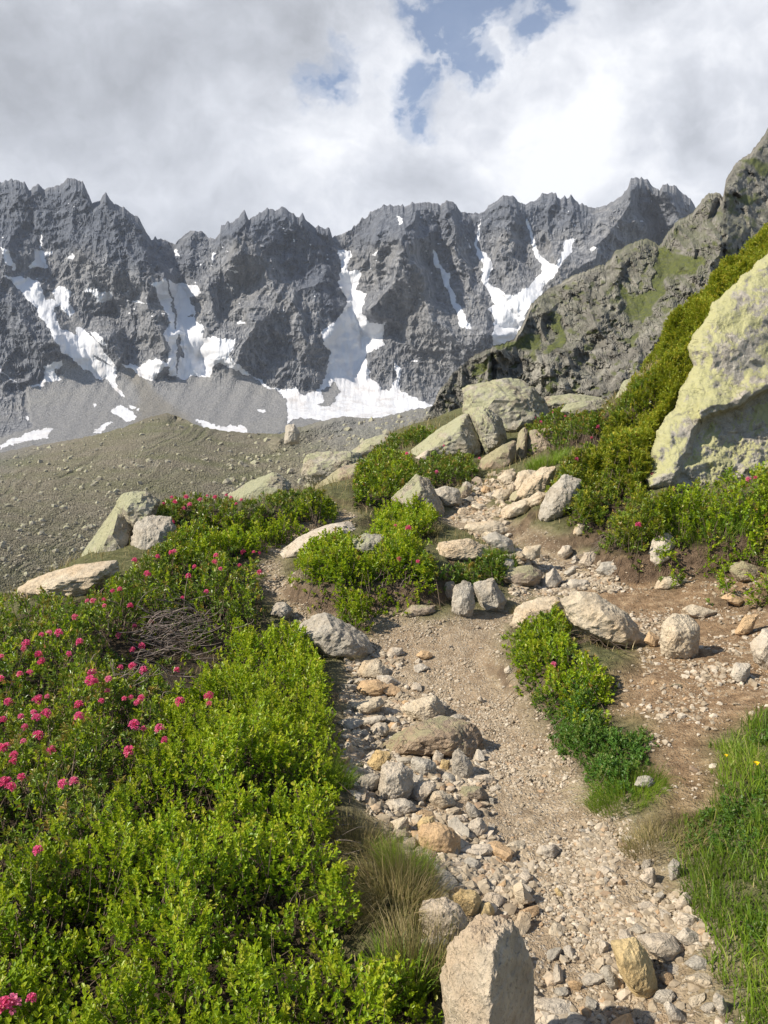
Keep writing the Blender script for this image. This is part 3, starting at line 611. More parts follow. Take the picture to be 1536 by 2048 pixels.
REG['bank_left'] = dict(poly=[(1090,965),(1120,930),(1180,880),(1260,930),(1290,985),(1340,1000),(1330,1070),(1290,1095),(1200,1065),(1150,1015)], H=.34)
REG['bank_right'] = dict(poly=[(1290,1000),(1340,985),(1400,955),(1470,935),(1536,920),(1900,900),(1900,1100),(1536,1115),(1450,1110),(1390,1095),(1350,1100),(1310,1080)], H=.48)
REG['juniper'] = dict(poly=[(1290,955),(1220,960),(1165,930),(1195,885),(1235,812),(1290,742),(1340,665),(1405,565),(1450,490),(1536,418),(1750,310),(1900,380),(1560,560),(1440,660),(1400,760),(1330,880)], H=.44)
REG['rose_center'] = dict(poly=[(1040,855),(1075,828),(1140,812),(1205,825),(1215,855),(1120,872),(1050,878)], H=.34)
REG['mound'] = dict(poly=[(1180,850),(1205,812),(1235,800),(1262,775),(1300,730),(1310,780),(1260,850),(1215,872)], H=.28)
canopy_noise = 0.70 + 0.75 * fbm(P2(GXm * 2.3, GYm * 2.3, 77), 2) + .45 * fbm(P2(GXm * 6.5, GYm * 6.5, 71), 2)
RMASK = {}
CAN = np.zeros_like(GZ)
for k, r in REG.items():
    h = r['H'] * np.clip(canopy_noise, .12, 1.4)
    ax, ay, ac = project(np.stack([GXm, GYm, GZ + h * .8], -1))
    m = inpoly(ax + fbm(P2(GXm * 4, GYm * 4, 3), 2) * 8, ay + fbm(P2(GXm * 4, GYm * 4, 9), 2) * 8, r['poly']) & (GYm > .3)
    if k == 'juniper': h = r['H'] * np.clip(.8 + 1.1 * fbm(P2(GXm * 1.6, GYm * 1.6, 7), 3), .4, 1.5)
    if k == 'knoll': m &= (GYm > 15)
    elif k == 'juniper': m &= (GYm > 8) & (GYm < 16)
    elif k in ('rose_center', 'mound'): m &= (GYm < 18) & (GYm > 8.5)
    elif k in ('upper_a', 'upper_b'): m &= (GYm < 16)
    elif k in ('bilberry', 'alpenrose'): m &= (GYm < 9) & (GXm > -5.8)
    else: m &= (GYm < 13)
    RMASK[k] = m; e = np.clip(smooth(m, 3) * 1.6 - .3, 0, 1)
    CAN = np.maximum(CAN, np.where(m, h * (.35 + .65 * e), 0))
_tp = hit0(345, 1275, [GZ], .2); _te = ((GXm - _tp[0]) / .42) ** 2 + ((GYm - _tp[1]) / .55) ** 2
CAN *= np.clip(.18 + .9 * (_te - .35), .18, 1)
VEGM = smooth(CAN > 0, 2)
GRASS_POLY = [(1435,1500),(1480,1470),(1510,1430),(1536,1400),(2700,1300),(2900,2700),(1530,2600),(1470,2048),(1450,1980),(1420,1870),(1340,1740),(1330,1680),(1350,1640),(1430,1620)]
GRASSM = inpoly(_wx, _wy, GRASS_POLY) & front & (GYm < 7)

def gz(x, y): return bil(GZ, RX0, RY0, RS, x, y)
def cz(x, y): return bil(CAN, RX0, RY0, RS, x, y)
def hit(px, py, canopy=False): return hit0(px, py, [GZ, CAN] if canopy else [GZ])
def gnormal(x, y):
    e = .06; n = np.array([gz(x - e, y) - gz(x + e, y), gz(x, y - e) - gz(x, y + e), 2 * e]); return n / np.linalg.norm(n)

def mat_ground():
    m, t, b, o = material('ground_soil')
    g = t.node('ShaderNodeNewGeometry').outputs['Position']
    path = t.attr('path'); dirt = t.attr('dirt'); veg = t.attr('veg')
    n1 = t.noise(g, 1.1, 5, 0.6); n2 = t.noise(g, 14, 6, 0.65); n3 = t.noise(g, 90, 4, 0.7)
    v1 = t.vor(g, 55); v2 = t.vor(g, 130); vc = t.vor(g, 55, out='Color'); v3 = t.vor(g, 24); 
    # trodden gravelly soil of the path
    pc = t.ramp(n2, [(0.3, (0.22, 0.16, 0.10)), (0.55, (0.37, 0.29, 0.195)), (0.75, (0.52, 0.43, 0.31))])
    pc = t.mix(t.ramp(n1, [(0.42, 0.0), (0.62, 0.6)]), pc, (0.27, 0.195, 0.125))
    peb = t.math('MULTIPLY', t.ramp(v1, [(0.30, 1.0), (0.46, 0.0)]), t.ramp(vc, [(0.35, 0.0), (0.5, 1.0)]))
    pc = t.mix(t.math('MULTIPLY', peb, .55), pc, t.mix(vc, (0.38, .33, .26), (0.56, 0.51, 0.43)))
    # brown earth with straw-coloured flecks on the right
    dc = t.ramp(n2, [(0.3, (0.13, 0.08, 0.042)), (0.55, (0.28, 0.185, 0.105)), (0.75, (0.46, 0.34, 0.21))])
    fl = t.math('MULTIPLY', t.ramp(v2, [(0.22, 1.0), (0.36, 0.0)]), t.ramp(t.noise(g, 7, 3), [(0.42, 0.0), (0.56, 1.0)]))
    dc = t.mix(t.math('MULTIPLY', fl, .8), dc, (0.50, 0.42, 0.29))
    # dark humus below the shrubs, dull grassy turf elsewhere
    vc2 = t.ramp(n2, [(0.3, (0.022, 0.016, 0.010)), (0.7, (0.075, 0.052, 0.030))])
    tc_ = t.ramp(n2, [(0.3, (0.06, 0.055, 0.025)), (0.5, (0.10, 0.105, 0.04)), (0.75, (0.22, 0.19, 0.10))])
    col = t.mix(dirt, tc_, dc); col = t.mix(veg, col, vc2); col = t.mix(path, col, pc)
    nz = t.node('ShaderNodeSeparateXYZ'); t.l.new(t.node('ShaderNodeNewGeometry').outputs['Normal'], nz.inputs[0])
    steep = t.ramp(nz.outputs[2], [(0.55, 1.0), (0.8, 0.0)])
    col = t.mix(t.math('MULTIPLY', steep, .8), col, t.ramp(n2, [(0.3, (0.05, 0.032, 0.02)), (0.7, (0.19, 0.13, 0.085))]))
    t.set(b, 'Base Color', col); t.set(b, 'Roughness', 0.95)
    h = t.math('ADD', t.math('MULTIPLY', t.ramp(v1, [(0.0, 1.0), (0.5, 0.0)]), .5), t.math('MULTIPLY', n2, 1.6))
    h = t.math('ADD', h, t.math('MULTIPLY', n3, .6)); h = t.math('ADD', h, t.math('MULTIPLY', t.ramp(v2, [(0, 1.0), (.5, 0.0)]), .3))
    t.set(b, 'Normal', t.bump(h, 1.0, 0.018))
    return m
def build_ground():
    cx0, cy0 = 0.4, -2.6
    th = np.linspace(R(-62), R(62), 1150); rr = 1.6 * (46 / 1.6) ** np.linspace(0, 1, 900)
    TH, RR = np.meshgrid(th, rr); X = cx0 + RR * np.sin(TH); Y = cy0 + RR * np.cos(TH)
    inside = (X > RX0) & (X < 17.9) & (Y < 51.9)
    Z = gz(X, Y)
    xo = np.clip(RX0 - X, 0, None) + np.clip(X - 17.9, 0, None) * -.35; Z = Z - .45 * xo
    pm = bil(PATHM, RX0, RY0, RS, X, Y); dm = bil(DIRTM, RX0, RY0, RS, X, Y)
    near = np.clip(1.3 - RR / 14, 0, 1)
    Z += near * (fbm(P2(X * 9, Y * 9, 3), 3, .6) * .011 + np.abs(perlin(P2(X * 26, Y * 26, 3))) * .008)
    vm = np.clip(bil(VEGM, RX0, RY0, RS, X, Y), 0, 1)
    gm = bil(smooth(GRASSM, 2), RX0, RY0, RS, X, Y)
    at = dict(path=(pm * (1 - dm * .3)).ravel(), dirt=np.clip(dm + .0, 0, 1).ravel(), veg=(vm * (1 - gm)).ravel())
    obj('ground', mesh_np('ground', np.stack([X, Y, Z], -1).reshape(-1, 3), grid_faces(*X.shape)[:, ::-1], True, at), MG, kind='structure')
    # the wider valley floor, far below and out to the mountains
    xs = np.linspace(-2500, 2500, 120); ys = np.concatenate([np.linspace(-28, 60, 45), np.linspace(60, 3000, 110)[1:]]); X, Y = np.meshgrid(xs, ys)
    Z = -32 - np.clip(Y - 60, 0, 500) * .06 + fbm(P2(X / 90, Y / 90), 3) * 5
    at = dict(path=np.zeros(X.size), dirt=np.zeros(X.size), veg=np.zeros(X.size))
    obj('valley_ground', mesh_np('valley_ground', np.stack([X, Y, Z], -1).reshape(-1, 3), grid_faces(*X.shape)[:, ::-1], True, at), MG, kind='structure')
MG = mat_ground()
build_ground()
# ------------------------------------------------------------------ stone
def mat_rock(name, base, var, lichen=0.0, lcol=(0.50, 0.52, 0.20), tint=None, scale=1.0, warm=0.3, speck=.5):
    m, t, b, o = material(name)
    g = t.node('ShaderNodeTexCoord').outputs['Object']; inf = t.node('ShaderNodeObjectInfo').outputs['Random']
    off = t.node('ShaderNodeVectorMath', operation='ADD'); t.l.new(g, off.inputs[0])
    cmb = t.node('ShaderNodeCombineXYZ'); rr = t.math('MULTIPLY', inf, 37.0)
    for i in range(3): t.l.new(rr, cmb.inputs[i])
    t.l.new(cmb.outputs[0], off.inputs[1]); g = off.outputs[0]
    n1 = t.noise(g, 2.2 * scale, 5, 0.6); n2 = t.noise(g, 11 * scale, 7, 0.68); n3 = t.noise(g, 70 * scale, 4, 0.7); n4 = t.noise(g, 5 * scale, 3, .5, .8)
    a = tuple(c * (1 - var) for c in base); c_ = tuple(min(.8, c * (1 + var)) for c in base)
    col = t.ramp(n2, [(0.30, a), (0.5, base), (0.70, c_)])
    col = t.mix(t.math('MULTIPLY', t.ramp(n1, [(0.45, 0.0), (0.62, 1.0)]), warm), col, tint or (base[0] * 1.05, base[1] * .82, base[2] * .58))
    col = t.mix(t.math('MULTIPLY', t.ramp(n3, [(0.36, 1.0), (0.46, 0.0)]), speck), col, tuple(c * .35 for c in base))
    cr = t.math('ABSOLUTE', t.math('SUBTRACT', n4, 0.5)); crk = t.math('MULTIPLY', t.ramp(cr, [(0.0, 1.0), (0.012, 0.0)]), t.ramp(n1, [(.5, 0.0), (.6, 1.0)]))
    col = t.mix(t.math('MULTIPLY', crk, .35), col, tuple(c * .3 for c in base))
    if lichen:
        nl = t.noise(g, 3.1 * scale, 8, 0.72, .3); nz = t.node('ShaderNodeSeparateXYZ'); t.l.new(t.node('ShaderNodeNewGeometry').outputs['Normal'], nz.inputs[0])
        lm = t.ramp(t.math('ADD', nl, t.math('MULTIPLY', t.math('SUBTRACT', nz.outputs[2], nz.outputs[0]), .15)), [(0.60 - .14 * lichen, 0.0), (0.68 - .14 * lichen, min(1, .5 + lichen * .4))])
        lm = t.math('MULTIPLY', lm, t.ramp(n3, [(0.3, 0.4), (0.5, 1.0)]))
        col = t.mix(lm, col, t.mix(n2, lcol, tuple(c * .72 for c in lcol)))
        ld = t.ramp(t.noise(g, 6.3 * scale, 6, .7), [(0.60, 0.0), (0.68, .6)]); col = t.mix(ld, col, (0.12, 0.12, 0.105))
    t.set(b, 'Base Color', col); t.set(b, 'Roughness', 0.9)
    h = t.math('ADD', t.math('MULTIPLY', n2, 1.0), t.math('MULTIPLY', n3, .28)); h = t.math('SUBTRACT', h, t.math('MULTIPLY', crk, .25))
    t.set(b, 'Normal', t.bump(h, 1.0, 0.042 / scale))
    return m
MR = dict(
    warm=mat_rock('warm_granite', (0.43, 0.36, 0.27), .30, scale=1.2, warm=.45),
    pale=mat_rock('pale_granite', (0.47, 0.415, 0.335), .27, scale=1.6, warm=.25),
    cream=mat_rock('cream_granite', (0.49, 0.415, 0.305), .25, scale=1.3, warm=.35),
    grey=mat_rock('grey_granite', (0.38, 0.345, 0.285), .34, scale=1.6, warm=.2),
    yellow=mat_rock('yellow_stained_granite', (0.52, 0.40, 0.21), .22, scale=2.2, warm=.5, tint=(.42, .27, .11)),
    orange=mat_rock('orange_stained_granite', (0.48, 0.33, 0.19), .22, scale=2.2, warm=.5, tint=(.5, .36, .2)),
    brown=mat_rock('brown_granite', (0.33, 0.265, 0.195), .32, .10, (.32, .33, .17), scale=1.0),
    lichen=mat_rock('lichen_granite', (0.34, 0.315, 0.255), .36, .42, (0.36, 0.37, 0.20), scale=1.1),
    bright_lichen=mat_rock('bright_lichen_granite', (0.38, 0.35, 0.30), .34, .58, (0.46, 0.455, 0.18), scale=.8, warm=.15),
    dull_lichen=mat_rock('dull_lichen_granite', (0.34, 0.31, 0.25), .32, .35, (0.33, 0.35, 0.19), scale=1.0))
_ico = {}
def ico(n):
    if n not in _ico:
        bm = bmesh.new(); bmesh.ops.create_icosphere(bm, subdivisions=n, radius=1)
        V = np.array([v.co for v in bm.verts]); V /= np.linalg.norm(V, axis=1)[:, None]
        F = np.array([[v.index for v in f.verts] for f in bm.faces]); bm.free(); _ico[n] = (V, F)
    return _ico[n]
def poly_r(N, d, dirs, p):
    q = np.clip(dirs @ N.T, 0, None) / d
    m = q.max(1, keepdims=True); return 1 / (m[:, 0] * (((q / m) ** p).sum(1)) ** (1 / p))
def hull_planes(P):
    bm = bmesh.new(); vs = [bm.verts.new(p) for p in P]; bmesh.ops.convex_hull(bm, input=vs)
    bmesh.ops.recalc_face_normals(bm, faces=bm.faces[:])
    N = np.array([f.normal for f in bm.faces]); D = np.array([f.normal.dot(f.calc_center_median()) for f in bm.faces]); bm.free()
    s = np.sign(D); return N * s[:, None], np.abs(D).clip(.05)
def rock_from_points(P, lvl, rough=.05, p=60, seed=0, cuts=7):
    """P (n,3) world points spanning the rock's hull; returns vertices about the centre, faces, centre"""
    P = np.asarray(P, float); c = (P.min(0) + P.max(0)) / 2; s = (P.max(0) - P.min(0)) / 2 + 1e-3
    r_ = np.random.default_rng(seed); N, D = hull_planes([tuple(q) for q in (P - c) / s])
    ex = r_.normal(size=(cuts, 3)); ex /= np.linalg.norm(ex, axis=1)[:, None]
    sup = ((P - c) / s @ ex.T).max(0); N = np.concatenate([N, ex]); D = np.concatenate([D, sup * r_.uniform(.80, .95, cuts)])
    dirs, F = ico(lvl); rad = poly_r(N, D, dirs, p); V = dirs * rad[:, None] * s * 1.07
    S = float(np.cbrt(s.prod())); q = V / S + seed * 3.1
    st = perlin(q * 2.1 + 5); n = fbm(q * 1.1, 2) * .8 + ridged(q * 2.3, 3) * .6 - .5 + np.round(st * 5) / 5 * .9 + fbm(q * 6, 5, .7) * .62
    V = V * (1 + rough * n[:, None])
    return V, F, c
def traced(name, outline, label, mat='pale', thick=.8, lvl=4, rough=.058, dist=None, group='boulders and stones along the trail', cat='rock', lumps=None, front=.55, up=.12, p=60, sink=.08, extra=()):
    """A rock built at the distance where its foot meets the ground; its outline at its own place and size, its depth from its width"""
    o_ = np.array(outline, float); w_ = np.ptp(o_[:, 0]); h_ = np.ptp(o_[:, 1])
    foot = o_[o_[:, 1] > o_[:, 1].max() - .25 * h_]; fx = foot[:, 0].mean(); fy = o_[:, 1].max()
    if dist is None:
        g = hit(np.clip(fx, -200, 1730), fy); _, _, c = project(g); c = float(c)
    else: c = dist
    c += 0.0; half = .5 * thick * min(w_, h_ * 1.4) / FPX * c; cc = c + half * .6
    allV, allF, allc = [], [], None; off = 0
    for k, L in enumerate(lumps or [dict(o=outline)]):
        q = np.array(L['o'], float); th = L.get('t', 1.0) * half; dc = L.get('dc', 0.0)
        m = q.mean(0); ci = cc + dc; r_ = np.random.default_rng(int(abs(m[0] * 7 + m[1])) + k)
        P = [unproj(q[:, 0], q[:, 1], ci + r_.uniform(-.25, .25, len(q)) * th)]
        fr = L.get('f', front); up_ = L.get('up', up)
        qi = m + (q - m) * fr + np.array([0, -up_ * np.ptp(q[:, 1]) * .0]); P.append(unproj(qi[:, 0], qi[:, 1] + up_ * np.ptp(q[:, 1]), ci - th * r_.uniform(.75, 1.0, len(q))))
        qb = m + (q - m) * .7; P.append(unproj(qb[:, 0], qb[:, 1], ci + th * 1.15))
        lo = q[q[:, 1] > q[:, 1].max() - .3 * np.ptp(q[:, 1])]; P.append(unproj(lo[:, 0], lo[:, 1], ci) - [0, 0, sink * np.ptp(q[:, 1]) / FPX * ci])
        for e in L.get('x', extra): P.append(unproj([e[0]], [e[1]], ci + e[2] * th))
        V, F, ctr = rock_from_points(np.concatenate(P), lvl, L.get('rough', rough), p, seed=int(m[0]) % 97 + k, cuts=L.get('cuts', 7))
        if allc is None: allc = ctr
        allV.append(V + ctr - allc); allF.append(F + off); off += len(V)
    me = mesh_np(name, np.concatenate(allV), np.concatenate(allF), False)
    ob = obj(name, me, MR[mat], loc=tuple(allc), label=label, cat=cat, group=group)
    TRACED.append((allc[0], allc[1], .5 * w_ / FPX * c * .9)); return ob
TRACED = []
T = traced
# --- the great boulders
def great_boulder():
    """non-convex solid: its front face is modelled over its own outline, then closed with sides and a back"""
    O = np.array([(1950,250),(1740,345),(1600,440),(1536,500),(1480,552),(1430,600),(1412,640),(1385,668),(1372,700),(1388,735),(1362,770),(1345,820),(1312,862),(1300,915),(1286,958),(1300,980),(1340,1000),(1420,1010),(1950,1030)], float)
    W_, Hh = 420, 420; xs = np.linspace(1280, 1955, W_); ys = np.linspace(1035, 245, Hh); X, Y = np.meshgrid(xs, ys)
    wx = X + fbm(P2(X / 40, Y / 40, 2), 3) * 7; wy = Y + fbm(P2(X / 40, Y / 40, 12), 3) * 7; ins = inpoly(wx, wy, O)
    loop = [tuple(p) for p in O] + [tuple(O[0])]; d = polydist(wx, wy, loop); prof = np.sqrt(np.clip(1 - (1 - np.clip(d / 95, 0, 1)) ** 2, 0, 1))
    C = 7.85 + (X - 1290) / 250 * .55 + (960 - Y) / 460 * 1.2
    C += .55 * (1 - prof)
    ledge = [(1395, 838), (1440, 822), (1480, 812), (1500, 790), (1560, 765), (1650, 735), (1950, 640)]
    ly = np.interp(wx, [p[0] for p in ledge], [p[1] for p in ledge]); below = np.clip((wy - ly) / 9, 0, 1) * np.clip((wx - 1398 + (wy - 835) * .45) / 16, 0, 1)
    C += below * (.20 - .17 * np.clip((wy - ly) / 170, 0, 1))
    C -= .16 * np.clip(1 - np.abs(wy - ly + 12) / 34, 0, 1) * (wx > 1400)
    C += .045 * perlin(P2(X / 90 + Y / 160, Y / 70, 4)) + .022 * fbm(P2(X / 26, Y / 26, 6), 5, .6) - .035 * ridged(P2(X / 95, Y / 60, 8), 2) + below * .03 * fbm(P2(X / 22, Y / 16, 16), 5, .65)
    Cb = C.max() + 1.2 - .9 * (1 - prof) ** 2
    Vf = unproj(X, Y, C).reshape(-1, 3); Vb = unproj(X * 1.0, Y, Cb).reshape(-1, 3); n = len(Vf); F = grid_faces(Hh, W_); ok = ins.ravel()[F].all(1); F = F[ok]
    # side walls along the border edges
    E = {}
    for a_, b_, c_, d_ in F.tolist():
        for u, v in ((a_, b_), (b_, c_), (c_, d_), (d_, a_)): E[(u, v)] = 1
    side = np.array([(v, u, u + n, v + n) for (u, v) in E if (v, u) not in E])
    V = np.concatenate([Vf, Vb]); V2, F2, _ = compact(V, np.concatenate([F, F[:, ::-1] + n, side]), {})
    c = V2.mean(0); ob = obj('boulder', mesh_np('boulder', V2 - c, F2, True), MR['bright_lichen'], loc=tuple(c), label='huge granite boulder covered with bright yellow-green lichen, leaning beside the juniper', cat='boulder', group='boulders and stones along the trail')
    TRACED.append((c[0], c[1], 1.6))
great_boulder()
T('boulder', Z4([(418,140),(500,118),(560,110),(620,115),(700,160),(745,235),(720,290),(600,320),(560,290),(420,240)]), 'big squarish boulder with greenish lichen standing behind the cracked boulder', 'lichen', lvl=5, dist=15.2, cat='boulder', thick=.8)
T('boulder', Z4([(210,385),(300,310),(430,225),(500,205),(550,240),(570,320),(560,350),(490,375),(300,390)]), 'triangular lichen-grown boulder split by a dark crack, in front of the squarish one', 'lichen', lvl=5, dist=13.4, cat='boulder',
  lumps=[dict(o=Z4([(205,388),(300,310),(428,228),(446,290),(486,378),(300,392)])), dict(o=Z4([(437,224),(500,205),(550,240),(572,320),(560,352),(498,374),(458,290)]), t=.9)])
T('boulder', Z4([(650,295),(730,295),(782,335),(778,385),(700,415),(655,425)]), 'rounded brown boulder with a vertical split, below the alpenrose above the trail', 'brown', lvl=5, cat='boulder', dist=12.7,
  lumps=[dict(o=Z4([(606,385),(618,310),(638,290),(652,300),(650,425),(618,434)])), dict(o=Z4([(656,298),(730,292),(784,335),(780,388),(700,415),(656,425)]), t=1.1)])
T('boulder', Z4([(465,448),(480,402),(560,350),(610,330),(610,405),(580,432),(500,460)]), 'low brownish boulder leaning on the rounded split boulder', 'brown', lvl=4, cat='boulder', dist=12.3)
T('boulder', Z4([(155,545),(250,455),(290,480),(350,590),(345,615),(300,605),(180,565)]), 'pointed triangular grey boulder at the bend of the trail', 'dull_lichen', lvl=5, cat='boulder')
T('boulder', [(160,1110),(215,1035),(245,992),(290,983),(318,1002),(310,1035),(275,1062),(262,1095),(250,1120),(190,1130)], 'tall lichen-green boulder with an overhanging shoulder on the left edge of the ridge', 'lichen', lvl=5, cat='boulder', dist=7.9,
  lumps=[dict(o=[(160,1115),(215,1035),(243,995),(270,1000),(268,1075),(250,1120),(190,1130)]), dict(o=[(228,1010),(248,988),(292,983),(318,1002),(308,1036),(262,1060)], t=.9)])
T('boulder', [(262,1095),(268,1048),(300,1030),(342,1036),(350,1062),(320,1112),(265,1135)], 'pale grey boulder tucked against the tall green boulder', 'grey', lvl=5, cat='boulder', dist=7.7)
T('rock_slab', [(30,1182),(60,1160),(150,1130),(230,1122),(238,1142),(190,1195),(60,1200)], 'long pale rock slab sloping down beyond the left shrubs', 'cream', lvl=5, cat='boulder', dist=6.3, thick=1.3)
T('boulder', [(440,1003),(500,962),(545,945),(580,965),(572,1003),(520,1010)], 'pale wedge-shaped boulder behind the pink alpenrose on the ridge', 'dull_lichen', lvl=5, cat='boulder', dist=11)
T('boulder', [(604,952),(608,912),(660,904),(722,905),(728,925),(692,938),(640,980)], 'flat-topped tan boulder on the skyline of the ridge', 'dull_lichen', lvl=5, cat='boulder', dist=13)
T('boulder', [(620,980),(680,936),(730,920),(718,962),(690,990)], 'dark-sided slanting boulder in front of the flat-topped tan one', 'brown', lvl=4, cat='boulder', dist=12.2)
T('boulder', [(1228,805),(1248,762),(1292,744),(1305,770),(1262,812)], 'grey rounded boulder peeping out behind the juniper', 'dull_lichen', lvl=4, cat='boulder', dist=13.5)
T('rock_slab', [(1088,812),(1092,795),(1160,786),(1205,793),(1225,815),(1205,832),(1112,832)], 'flat broad rock slab behind the alpenrose at the top of the trail', 'dull_lichen', lvl=5, cat='boulder', dist=16.5)
T('boulder', [(690,915),(730,880),(770,868),(800,872),(790,900),(740,915)], 'sloping pale rock on the grassy knoll left of the cracked boulder', 'dull_lichen', lvl=4, cat='boulder', dist=17)
T('rock', Z4([(775,220),(800,195),(880,188),(928,212),(905,240),(800,240)]), 'low grey rock half hidden behind the blooming alpenrose', 'dull_lichen', dist=13.6)
T('rock', Z4([(843,318),(848,285),(885,282),(892,315),(860,328)]), 'dark brown block in the shade under the blooming alpenrose', 'brown', dist=12.4)
T('rock', Z4([(816,365),(822,338),(850,332),(852,362),(830,374)]), 'small white rock beneath the dark brown block', 'cream', dist=11.8)
T('rock', Z4([(895,290),(925,262),(960,275),(955,310),(915,315)]), 'brown rock wedged against the foot of the juniper', 'brown', dist=12.0)
T('rock', Z4([(520,535),(545,508),(585,515),(590,545),(545,560)]), 'cream block at the left of the slab pile', 'cream')
T('rock', Z4([(480,520),(492,498),(515,505),(512,530)]), 'small orange block on the upper trail', 'orange', lvl=3)
T('rock', Z4([(575,500),(600,490),(612,515),(590,530)]), 'angular cream stone wedged in the slab pile', 'cream', lvl=3)
T('rock', Z4([(820,675),(828,640),(858,640),(862,668),(845,685)]), 'tan stone sticking out of the bank below the juniper', 'cream', lvl=3)
T('rock', Z4([(552,795),(570,765),(602,770),(606,795),(580,808)]), 'small grey stone at the tip of the dark green tuft', 'grey', lvl=3)
T('rock', Z4([(240,395),(285,365),(292,398),(262,410)]), 'small pointed pale rock left of the cracked boulder', 'pale', dist=12.6)
T('rock', Z4([(388,520),(430,490),(440,535),(410,548)]), 'angular rock on the left rim of the upper trail', 'brown')
T('rock', Z4([(1390,800),(1420,780),(1490,795),(1500,835),(1430,835)]), 'rounded dusty rock in the right bank under the leafy shrub', 'brown')
# --- rocks beside the upper trail
T('rock', Z4([(305,515),(350,500),(400,515),(412,565),(340,580)]), 'flat greyish block beside the pointed boulder', 'grey')
T('rock', Z4([(410,500),(425,480),(450,495),(440,540),(415,540)]), 'small dark block in the bank left of the upper trail', 'grey', lvl=3)
T('rock', Z4([(690,605),(725,520),(790,456),(845,480),(842,540),(765,620),(720,637)]), 'upright pale rock with rust stain leaning right of the slab pile', 'grey', thick=.7, lvl=5)
T('rock_slab', Z4([(608,535),(640,480),(700,435),(755,428),(748,465),(720,525),(650,565)]), 'long smooth cream slab lying along the upper trail', 'cream', lvl=5)
T('rock_slab', Z4([(548,628),(560,580),(650,545),(695,560),(650,600)]), 'tapering cream slab at the foot of the slab pile', 'cream')
T('rock', Z4([(600,505),(618,450),(660,440),(695,445),(640,490),(610,525)]), 'ribbed cream stone behind the long slab', 'cream')
T('rock', Z4([(648,550),(690,520),(725,525),(700,570),(660,575)]), 'small cream block between the slab and the upright rock', 'cream')
T('rock', Z4([(540,470),(570,440),(610,450),(605,490),(560,500)]), 'rounded cream stone at the top of the slab pile', 'cream')
T('rock_slab', Z4([(418,655),(440,635),(540,625),(592,662),(570,685),(470,685)]), 'broad pale flat step stone in the middle of the trail', 'cream', thick=1.0)
T('rock', Z4([(298,745),(330,705),(440,695),(502,722),(512,765),(470,780),(330,768)]), 'wide pale rock set in the front of the green clump', 'cream', lvl=5)
T('rock', Z4([(480,685),(540,668),(592,695),(612,745),(545,752)]), 'grey sloping rock below the flat step stone', 'grey')
T('boulder', [(688,1090),(730,1068),(770,1070),(787,1097),(780,1120),(738,1118)], 'smooth rounded rock rising out of the middle green clump', 'dull_lichen', lvl=5, cat='rock')
T('rock_slab', [(548,1116),(600,1072),(660,1046),(705,1040),(712,1058),(640,1088),(590,1118)], 'long pale slab along the side path behind the middle clump', 'pale', lvl=5, thick=1.0)
T('rock', [(904,1218),(908,1175),(925,1163),(945,1168),(949,1212),(940,1232),(912,1230)], 'upright oval grey rock beside the split grey rock', 'grey', lvl=5)
T('rock', [(948,1168),(985,1157),(1013,1200),(1005,1214),(970,1224),(955,1197)], 'split grey rock leaning away to the right of the upright oval one', 'grey', lvl=5)
T('rock', [(798,1232),(825,1210),(868,1211),(872,1226),(815,1236)], 'flat dark brown rock under the middle clump', 'brown')
T('rock', [(885,1200),(890,1165),(910,1162),(908,1195)], 'small brown rock behind the upright oval one', 'brown', lvl=3)
T('boulder', [(588,1258),(620,1236),(660,1225),(692,1248),(737,1278),(747,1303),(720,1322),(655,1315),(605,1275)], 'broad grey boulder with a grass tuft at the left edge of the trail', 'grey', lvl=5, cat='boulder')
T('rock', [(1000,1153),(1020,1135),(1062,1131),(1087,1147),(1072,1170),(1020,1174)], 'rounded tan rock above the round stones of the trail', 'brown', lvl=4)
T('rock_slab', [(1018,1254),(1035,1215),(1080,1195),(1125,1195),(1132,1212),(1100,1240),(1040,1266)], 'smooth pale slab left of the large cream slab', 'cream', lvl=5)
T('rock_slab', [(1122,1200),(1150,1184),(1195,1190),(1252,1225),(1287,1275),(1270,1296),(1230,1288),(1190,1266),(1138,1244)], 'largest cream rock slab, humped, above the right green clump', 'cream', lvl=5)
T('rock', [(1318,1305),(1321,1248),(1343,1228),(1375,1225),(1401,1250),(1402,1292),(1390,1322),(1345,1316)], 'smooth round-topped cream boulder standing alone on the brown earth', 'cream', lvl=5, thick=.9, p=14)
T('rock', [(1287,1283),(1298,1262),(1319,1275),(1313,1296)], 'small orange stone left of the lone round-topped boulder', 'orange')
T('rock', [(1364,1218),(1383,1208),(1436,1222),(1412,1238),(1375,1234)], 'flat cream stone just behind the lone round-topped boulder', 'cream')
T('rock', [(1500,1288),(1530,1256),(1590,1290),(1580,1340),(1530,1335),(1512,1315)], 'big pale stone cut by the right edge of the picture', 'pale')
T('rock', [(1460,1350),(1470,1325),(1502,1328),(1496,1362),(1475,1367)], 'small pale squarish stone below the large stone at the right edge', 'pale')
T('rock', [(1470,1264),(1490,1230),(1516,1230),(1502,1264),(1480,1274)], 'tilted tan stone right of the lone boulder', 'orange')
T('rock', [(1294,1120),(1305,1080),(1330,1063),(1352,1078),(1352,1112),(1312,1134)], 'pale standing stone with a bent top below the right bank', 'pale')
T('rock', [(1308,1175),(1322,1155),(1365,1150),(1382,1165),(1325,1182)], 'flat dusty stone sunk in the earth below the right bank', 'cream')
T('rock', [(1458,1140),(1485,1122),(1520,1135),(1528,1162),(1480,1162)], 'dusty rounded stone in the dark earth of the right bank', 'brown')
T('rock', [(1440,1195),(1460,1185),(1490,1200),(1480,1214)], 'thin tan stone in the earth at the right', 'orange', lvl=3)
